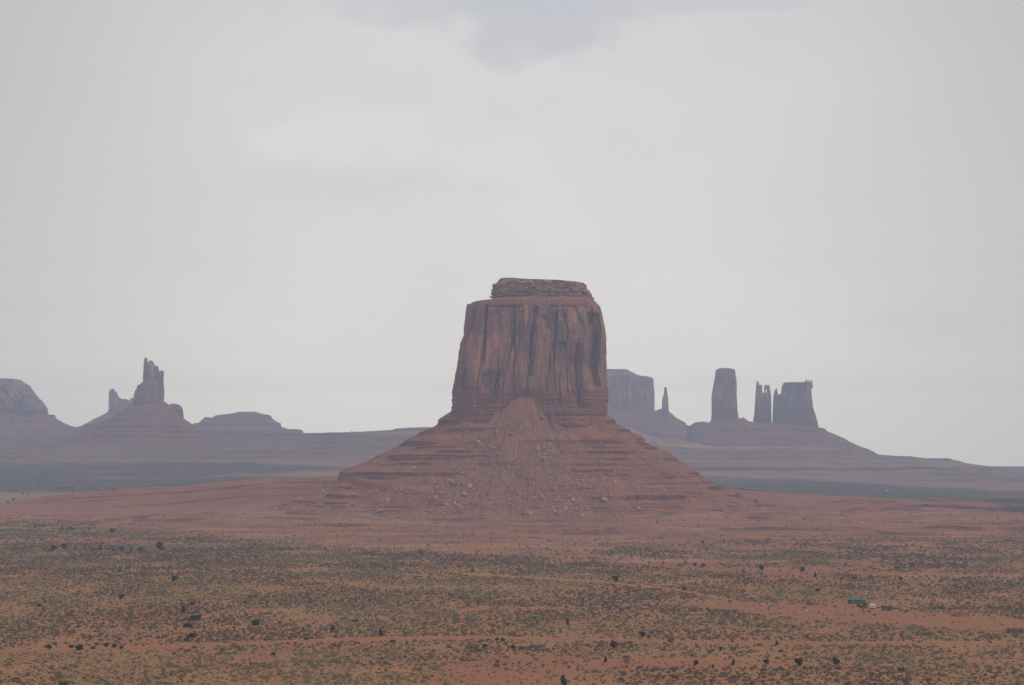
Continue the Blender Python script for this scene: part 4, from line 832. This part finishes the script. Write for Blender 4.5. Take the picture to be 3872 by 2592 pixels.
# ------------------------------------------------------------------ the homestead
import bmesh
def bm_box(bm, x0, x1, y0, y1, z0, z1, bev=0.0, jitter=0.0):
    vs = [bm.verts.new((x, y, z)) for z in (z0, z1) for y in (y0, y1) for x in (x0, x1)]
    fs = [bm.faces.new([vs[i] for i in f]) for f in ((0, 2, 3, 1), (4, 5, 7, 6), (0, 1, 5, 4), (2, 6, 7, 3), (0, 4, 6, 2), (1, 3, 7, 5))]
    if bev: bmesh.ops.bevel(bm, geom=list({e for f in fs for e in f.edges}), offset=bev, segments=2, affect='EDGES')
def bm_prism(bm, pts, z0, z1, top=None):
    n = len(pts); top = top or pts
    a_ = [bm.verts.new((p[0], p[1], z0)) for p in pts]; b_ = [bm.verts.new((p[0], p[1], z1)) for p in top]
    for i in range(n): bm.faces.new((a_[i], a_[(i + 1) % n], b_[(i + 1) % n], b_[i]))
    bm.faces.new(a_[::-1]); bm.faces.new(b_)
def bm_cyl(bm, c_, r, axis, l, n=14):
    M = {'x': ((0, 1, 0), (0, 0, 1), (1, 0, 0)), 'y': ((0, 0, 1), (1, 0, 0), (0, 1, 0)), 'z': ((1, 0, 0), (0, 1, 0), (0, 0, 1))}[axis]; u, v, w_ = map(Vector, M); c_ = Vector(c_)
    ra = [bm.verts.new(c_ + (u * math.cos(i / n * 6.2832) + v * math.sin(i / n * 6.2832)) * r - w_ * l / 2) for i in range(n)]; rb = [bm.verts.new(p.co + w_ * l) for p in ra]
    for i in range(n): bm.faces.new((ra[i], ra[(i + 1) % n], rb[(i + 1) % n], rb[i]))
    bm.faces.new(ra[::-1]); bm.faces.new(rb)
def bo(name, fn, mat, parent):
    bm = bmesh.new(); fn(bm); bmesh.ops.recalc_face_normals(bm, faces=bm.faces[:]); me = bpy.data.meshes.new(name); bm.to_mesh(me); bm.free()
    return obj(name, me, mat, parent)
def at(px, py):
    x, y, z = ground_hit(px, py); return (x, y, z), y / F
PM = plain_material
M_green = PM('green_paint', (0.030, 0.20, 0.075), 0.25, 0.8, 0.7); M_roof = PM('grey_shingles', (0.125, 0.145, 0.155), 0.25, 2.0); M_white = PM('white_paint', (0.74, 0.74, 0.72), 0.1, 1.0, 0.5, 0.3)
M_pink = PM('weathered_curtain', (0.36, 0.22, 0.19), 0.2, 2.0); M_glass = PM('dark_glass', (0.03, 0.04, 0.045), 0.3, 1.0, 0.2, 0.5); M_wood = PM('weathered_wood', (0.22, 0.15, 0.115), 0.45, 1.5); M_dwood = PM('dark_wood', (0.09, 0.065, 0.06), 0.4, 1.5)
M_tar = PM('dark_roofing', (0.10, 0.085, 0.08), 0.3, 1.2); M_tire = PM('black_rubber', (0.03, 0.03, 0.032), 0.3, 3.0); M_metal = PM('grey_metal', (0.35, 0.36, 0.37), 0.2, 2.0, 0.5, 0.4); M_blue = PM('blue_grey_paint', (0.20, 0.25, 0.32), 0.1, 1.0, 0.35, 0.5)
M_black = PM('black_paint', (0.035, 0.035, 0.04), 0.3, 2.0, 0.5, 0.3); M_red = PM('red_dirt', (0.27, 0.098, 0.058), 0.3, 0.8); M_lite = PM('pale_board', (0.55, 0.50, 0.42), 0.25, 2.0); M_brown = PM('rusty_brown', (0.15, 0.075, 0.055), 0.4, 3.0)

# green eight-sided house
p, u = at(3244, 2285); W_ = 66 * u; hw = W_ / 2; ch = 0.17 * W_; dp = hw * 0.75
octo = lambda k, e_=0.0: [(-hw * k - e_, -dp * k + ch * k), (-hw * k + ch * k, -dp * k - e_), (hw * k - ch * k, -dp * k - e_), (hw * k + e_, -dp * k + ch * k), (hw * k + e_, dp * k - ch * k), (hw * k - ch * k, dp * k + e_), (-hw * k + ch * k, dp * k + e_), (-hw * k - e_, dp * k - ch * k)]
hs = thing('house', 'bright green eight-sided house with a grey pyramid roof on the bare red yard', 'house', (p[0], p[1] + dp, p[2]))
bo('wall', lambda b: bm_prism(b, octo(0.975), -0.3, 1.95), M_green, hs)
rf = bo('roof', lambda b: (bm_prism(b, octo(1.0, 0.12), 1.953, 2.08), bm_prism(b, octo(1.0, 0.10), 2.083, 3.25, octo(0.10))), M_roof, hs)
bo('vent', lambda b: (bm_cyl(b, (0, 0, 3.42), 0.20, 'z', 0.5), bm_cyl(b, (0, 0, 3.72), 0.28, 'z', 0.09)), M_metal, rf)
for sx_, nm in ((-1, 'window'), (1, 'window')):
    xw = sx_ * (hw - ch) * 0.90; yw = -dp * 0.975
    wf = bo(nm, lambda b: (bm_box(b, xw - 0.42, xw + 0.42, yw - 0.05, yw + 0.02, 0.75, 0.81), bm_box(b, xw - 0.42, xw + 0.42, yw - 0.05, yw + 0.02, 1.60, 1.66), bm_box(b, xw - 0.42, xw - 0.35, yw - 0.05, yw + 0.02, 0.81, 1.60), bm_box(b, xw + 0.35, xw + 0.42, yw - 0.05, yw + 0.02, 0.81, 1.60)), M_pink, hs)
    bo('pane', lambda b: bm_box(b, xw - 0.347, xw + 0.347, yw - 0.02, yw - 0.005, 0.813, 1.597), M_pink, wf)
# white camper
p, u = at(3302.5, 2304); w2 = 8.5 * u
cp = thing('camper', 'white camper trailer parked between the green house and the brown shed', 'camper', (p[0], p[1], p[2]))
bo('body', lambda b: bm_box(b, -w2, w2, 0, 4.6, 0.42, 2.25, 0.16), M_white, cp)
bo('window', lambda b: bm_box(b, -0.5, 0.28, -0.03, 0.05, 1.18, 1.62, 0.02), M_glass, cp)
bo('bumper', lambda b: bm_box(b, -w2 * 0.9, w2 * 0.9, -0.22, -0.06, 0.38, 0.52, 0.02), M_black, cp)
for sx_ in (-1, 1):
    bo('wheel', lambda b: (bm_cyl(b, (sx_ * (w2 - 0.16), 1.7, 0.33), 0.34, 'x', 0.22), bm_cyl(b, (sx_ * (w2 - 0.03), 1.7, 0.33), 0.18, 'x', 0.06)), M_tire, cp)
    bo('tail_light', lambda b: bm_box(b, sx_ * w2 * 0.75 - 0.08, sx_ * w2 * 0.75 + 0.08, -0.03, 0.03, 0.62, 0.75), M_brown, cp)
bo('roof_vent', lambda b: bm_box(b, -0.25, 0.25, 1.6, 2.1, 2.253, 2.40, 0.04), M_white, cp)
# small white tank on legs
p, u = at(3314, 2290)
tk = thing('water_tank', 'small white tank on a low stand behind the white camper', 'tank', p)
bo('tank', lambda b: bm_cyl(b, (0, 0, 0.95), 0.42, 'x', 1.0, 16), M_lite, tk)
bo('stand', lambda b: [bm_box(b, x - 0.05, x + 0.05, y - 0.05, y + 0.05, 0, 0.72) for x in (-0.35, 0.35) for y in (-0.25, 0.25)], M_dwood, tk)
def pile(name, label, cat, px, py, mat, items, seed):
    p, u = at(px, py); r = random.Random(seed); t = thing(name, label, cat, p)
    def f(b):
        for i in range(items[0]):
            x, y = r.uniform(-1, 1) * items[1] / 2, r.uniform(-0.5, 0.5) * items[1] / 2; q = r.uniform(0.5, 1.0); b0 = len(b.verts)
            l_, w_, h_ = r.uniform(0.3, 1.1), r.uniform(0.15, 0.4), items[2] * q * (1 - abs(x) / items[1])
            bm_box(b, -l_ / 2, l_ / 2, -w_ / 2, w_ / 2, -0.1, h_); b.verts.ensure_lookup_table(); a_ = r.uniform(0, 3.1); tl = r.uniform(-0.3, 0.3)
            for v in b.verts[b0:]:
                X, Y, Z = v.co; X += tl * Z; v.co = (x + X * math.cos(a_) - Y * math.sin(a_), y + X * math.sin(a_) + Y * math.cos(a_), Z)
    bo('heap', f, mat, t); return t
pile('scrap_pile', 'low dark scrap heap beside the white camper', 'pile', 3322, 2299, M_brown, (12, 2.4, 0.6), 3)
pile('wood_pile', 'dark pile of scrap wood against the right side of the brown shed', 'pile', 3388, 2305, M_dwood, (22, 2.7, 1.0), 5)
# brown board shed
p, u = at(3356, 2311); hw2 = 18.8 * u; 
sh = thing('shed', 'weathered brown board shed with a flat roof right of the white camper', 'shed', p)
def boards(b):
    r = random.Random(9); x = -hw2
    while x < hw2 - 0.05:
        w_ = min(r.uniform(0.16, 0.26), hw2 - x); y = r.uniform(0, 0.03); hh = 2.15 + r.uniform(-0.06, 0.04); bm_box(b, x, x + w_ - 0.015, y, y + 0.05, -0.2, hh); x += w_
    bm_box(b, -hw2 + 0.02, -hw2 + 0.10, 0.085, 3.0, -0.2, 2.15); bm_box(b, hw2 - 0.10, hw2 - 0.02, 0.085, 3.0, -0.2, 2.15); bm_box(b, -hw2 + 0.103, hw2 - 0.103, 2.9, 3.0, -0.2, 2.15)
bo('wall', boards, M_wood, sh)
bo('roof', lambda b: (bm_box(b, -hw2 - 0.12, hw2 + 0.12, -0.2, 3.2, 2.20, 2.34, 0.02), bm_box(b, -hw2 - 0.05, -hw2 + 0.7, -0.1, 0.8, 2.343, 2.52)), M_tar, sh)
bo('door', lambda b: bm_box(b, 0.15, 0.95, -0.045, -0.003, 0.0, 1.8), M_dwood, sh)
for (x0, x1, y0) in ((-1.2, 0.6, 0.6), (0.7, 1.1, 1.0)):
    t = thing('plywood_sheet', 'pale board lying on the flat roof of the brown shed' if x0 < 0 else 'smaller pale board lying on the right of the shed roof', 'board', (p[0], p[1], p[2] + 2.345))
    bo('board', lambda b: bm_box(b, x0, x1, y0, y0 + 1.4, 0.002, 0.16, 0.02), M_lite, t)
# white tub, barrel, low trailer
p, u = at(3390.5, 2308); t = thing('wash_tub', 'white tub on the ground below the dark wood pile', 'tub', p)
bo('tub', lambda b: bm_prism(b, [(0.62 * math.cos(i * 0.524), 0.4 * math.sin(i * 0.524)) for i in range(12)], 0.0, 0.36, [(0.7 * math.cos(i * 0.524), 0.46 * math.sin(i * 0.524)) for i in range(12)]), M_lite, t)
bo('rim', lambda b: bm_prism(b, [(0.74 * math.cos(i * 0.524), 0.5 * math.sin(i * 0.524)) for i in range(12)], 0.362, 0.41), M_white, t)
p, u = at(3403, 2312); t = thing('barrel', 'rusty brown barrel between the wood pile and the low dark trailer', 'barrel', p)
bo('drum', lambda b: bm_cyl(b, (0, 0, 0.36), 0.34, 'z', 0.76), M_brown, t); bo('hoop', lambda b: [bm_cyl(b, (0, 0, z), 0.36, 'z', 0.05) for z in (0.22, 0.5)], M_dwood, t)
p, u = at(3426, 2314); l_ = 12 * u; t = thing('flatbed_trailer', 'low dark flatbed trailer, rightmost of the clutter beside the shed', 'trailer', p)
bo('bed', lambda b: (bm_box(b, -l_, l_, 0, 1.7, 0.42, 0.56), bm_box(b, l_ - 0.9, l_ - 0.1, 0.1, 1.5, 0.563, 0.85, 0.05), bm_box(b, -l_ - 0.6, -l_ - 0.003, 0.8, 0.9, 0.44, 0.53)), M_black, t)
for x in (-0.35, 0.4): bo('wheel', lambda b: bm_cyl(b, (x, 0.1, 0.3), 0.3, 'y', 0.2), M_tire, t)
# green outhouse
p, u = at(3560, 2305); t = thing('outhouse', 'tiny bright green outhouse in the brush above the dirt mound', 'outhouse', p)
bo('wall', lambda b: bm_box(b, -0.5, 0.5, 0, 1.0, -0.1, 1.5), M_green, t); bo('roof', lambda b: bm_prism(b, [(-0.58, -0.08), (0.58, -0.08), (0.58, 1.08), (-0.58, 1.08)], 1.503, 1.66, [(-0.5, 0.1), (0.5, 0.1), (0.5, 0.9), (-0.5, 0.9)]), M_green, t); bo('door', lambda b: bm_box(b, -0.32, 0.32, -0.03, -0.003, 0.0, 1.35), PM('dark_green_paint', (0.02, 0.12, 0.05), 0.2), t)
# red dirt mound
p, u = at(3631, 2333)
def mound(cx_, w_, d_, h_, seed):
    n1, n2 = 48, 16; V = []
    for j in range(n2 + 1):
        r_ = 1 - j / n2
        for i in range(n1):
            a_ = i / n1 * 6.2832; x, y = w_ / 2 * r_ * math.cos(a_), d_ / 2 * r_ * math.sin(a_); prof = min(1.0, (1 - r_) * 1.75) ** 0.9
            V.append((x, y, h_ * prof - 0.15 + 0.22 * float(fbm(x * 0.7 + seed, y * 0.7, 0.3, 3)) * min(1, (1 - r_) * 4)))
    return mesh('mound', np.array(V), [gridfaces(n2 + 1, n1, True)], smooth=True)
o = obj('dirt_mound', mound(0, 66 * u, 6.0, 19 * u, 2.0), M_red, None, (p[0], p[1] + 3.0, p[2])); tag(o, 'smooth mound of bare red dirt at the right of the yard', 'mound')
# stick lodge
p, u = at(3063, 2289)
t = thing('stick_lodge', 'cone-shaped brown lodge of leaning sticks and earth left of the green house', 'lodge', (p[0], p[1] + 1.8, p[2]))
def lodge(b):
    r = random.Random(4)
    for i in range(34):
        a_ = i / 34 * 6.2832; r0 = 1.75 + r.uniform(-0.15, 0.25); top = r.uniform(2.1, 2.75); q = 0.16
        P0 = Vector((r0 * math.cos(a_), r0 * math.sin(a_), -0.15)); P1 = Vector((0.22 * math.cos(a_), 0.22 * math.sin(a_), top)); d = Vector((-math.sin(a_), math.cos(a_), 0)) * q; n_ = Vector((math.cos(a_), math.sin(a_), 0)) * 0.08
        vs = [b.verts.new(x) for x in (P0 - d - n_, P0 + d - n_, P0 + d + n_, P0 - d + n_, P1 - d * .5 - n_ * .5, P1 + d * .5 - n_ * .5, P1 + d * .5 + n_ * .5, P1 - d * .5 + n_ * .5)]
        for f in ((0, 1, 2, 3), (4, 7, 6, 5), (0, 4, 5, 1), (1, 5, 6, 2), (2, 6, 7, 3), (3, 7, 4, 0)): b.faces.new([vs[k] for k in f])
bo('sticks', lodge, M_wood, t); o = obj('earth_cover', mound(0, 4.4, 4.2, 1.5, 5.0), M_brown, t)
# cars
def car(px, py, label, mat, rz, s=1.0):
    p, u = at(px, py); t = thing('parked_car', label, 'car', p, None, rz); t.scale = (s, s, s)
    prof = [(-2.1, 0.35), (-2.15, 0.75), (-1.5, 0.92), (-0.9, 0.98), (2.05, 0.9), (2.1, 0.35)]
    def body(b):
        A = [b.verts.new((x, -0.85, z)) for x, z in prof]; B = [b.verts.new((x, 0.85, z)) for x, z in prof]; n = len(prof)
        for i in range(n): b.faces.new((A[i], A[(i + 1) % n], B[(i + 1) % n], B[i]))
        b.faces.new(A[::-1]); b.faces.new(B); bmesh.ops.bevel(b, geom=b.edges[:], offset=0.06, segments=2, affect='EDGES')
    bo('body', body, mat, t)
    cb = bo('cabin', lambda b: (bm_prism(b, [(-1.0, -0.74), (1.6, -0.74), (1.6, 0.74), (-1.0, 0.74)], 0.96, 1.42, [(-0.35, -0.62), (1.1, -0.62), (1.1, 0.62), (-0.35, 0.62)])), M_glass, t)
    bo('roof', lambda b: bm_box(b, -0.36, 1.11, -0.63, 0.63, 1.423, 1.47, 0.02), mat, t)
    for x in (-1.3, 1.3):
        for y in (-0.78, 0.78): bo('wheel', lambda b: bm_cyl(b, (x, y, 0.32), 0.33, 'y', 0.22), M_tire, t)
    for y in (-0.6, 0.6): bo('headlight', lambda b: bm_box(b, -2.19, -2.10, y - 0.15, y + 0.15, 0.58, 0.72), M_white, t)
car(3089.5, 2288, 'grey-blue car parked right beside the stick lodge', M_blue, 0.9, 0.85)
car(2919, 2293, 'pale blue car parked alone at the left end of the yard', PM('pale_blue_paint', (0.30, 0.36, 0.44), 0.1, 1.0, 0.35, 0.5), 0.25, 0.8)
# cottonwood in the yard
tree(3266, 2324, 43, 'flat', 'cottonwood', 'sparse green spreading tree on a thin trunk in front of the green house', None, asp=0.86)
# log corral at the right edge
p, u = at(3846, 2395); t = thing('log_corral', 'weathered log corral wall at the right edge of the photo', 'corral', p)
lw = 34 * u
def rails(b):
    for k in range(7): bm_cyl(b, (0.5, 0.03 * (k % 2), 0.18 + 0.29 * k), 0.13, 'x', 2 * lw + 1.5 - 0.2 * (k % 3), 8)
bo('rail', rails, M_wood, t)
for x in (-lw + 0.1, -lw * 0.35, lw * 0.4, lw + 0.9): bo('post', lambda b: bm_cyl(b, (x, -0.20, 1.0), 0.12, 'z', 2.5, 8), M_dwood, t)
bo('side_rail', lambda b: [bm_cyl(b, (-lw + 0.1, 1.9, 0.2 + 0.32 * k), 0.12, 'y', 3.3, 8) for k in range(6)], M_wood, t)
# bits of white on the ground
p, u = at(3050, 2309); t = thing('tin_sheet', 'bent white sheet lying on the bare ground below the stick lodge', 'sheet', p)
bo('sheet', lambda b: (bm_box(b, -0.65, 0.1, -0.5, 0.5, 0.05, 0.20), bm_box(b, 0.103, 0.65, -0.4, 0.5, 0.05, 0.33)), M_white, t)
p, u = at(2839, 2258); t = thing('pipe_stack', 'long pale stack of pipes in the brush left of the homestead', 'pipes', p)
bo('pipe', lambda b: [bm_cyl(b, (0.2 * k, 0.25 * k, 0.15 + 0.02 * k), 0.13, 'x', 4.6 - 0.3 * k, 8) for k in range(4)], M_lite, t)
# tiny far buildings
p, u = at(495, 1799); t = thing('hut', 'tiny brown hut with a pale roof far out on the green plain at left', 'hut', p)
bo('wall', lambda b: bm_box(b, -8 * u, 8 * u, 0, 6, -0.5, 2.8), M_dwood, t); bo('roof', lambda b: bm_prism(b, [(-9 * u, -0.5), (9 * u, -0.5), (9 * u, 6.5), (-9 * u, 6.5)], 2.803, 4.2, [(-6 * u, 2.5), (6 * u, 2.5), (6 * u, 3.5), (-6 * u, 3.5)]), M_wood, t)
p, u = at(3355, 1858); t = thing('house', 'tiny white-roofed house far out on the green plain at right', 'house', p)
bo('wall', lambda b: bm_box(b, -4 * u, 4 * u, 0, 5, -0.5, 2.0), M_lite, t); bo('roof', lambda b: bm_prism(b, [(-5 * u, -0.5), (5 * u, -0.5), (5 * u, 5.5), (-5 * u, 5.5)], 2.003, 3.6, [(-2 * u, 2.2), (2 * u, 2.2), (2 * u, 2.8), (-2 * u, 2.8)]), M_white, t)

# ------------------------------------------------------------------ haze
bm = bmesh.new(); bm_box(bm, -9950, 9950, -9950, 9950, -20.0, HAZE_TOP); bmesh.ops.recalc_face_normals(bm, faces=bm.faces[:])
hm = bpy.data.meshes.new('haze'); bm.to_mesh(hm); bm.free()
m = bpy.data.materials.new('haze'); m.use_nodes = True; nt = m.node_tree; nt.nodes.clear()
o_ = N(nt, 'ShaderNodeOutputMaterial'); v = N(nt, 'ShaderNodeVolumePrincipled'); v.inputs['Color'].default_value = (0.60, 0.735, 1.0, 1); v.inputs['Density'].default_value = HAZE; v.inputs['Anisotropy'].default_value = 0.2
L(nt, v.outputs[0], o_.inputs['Volume'])
hz = obj('haze', hm, m); tag(hz, kind='stuff')
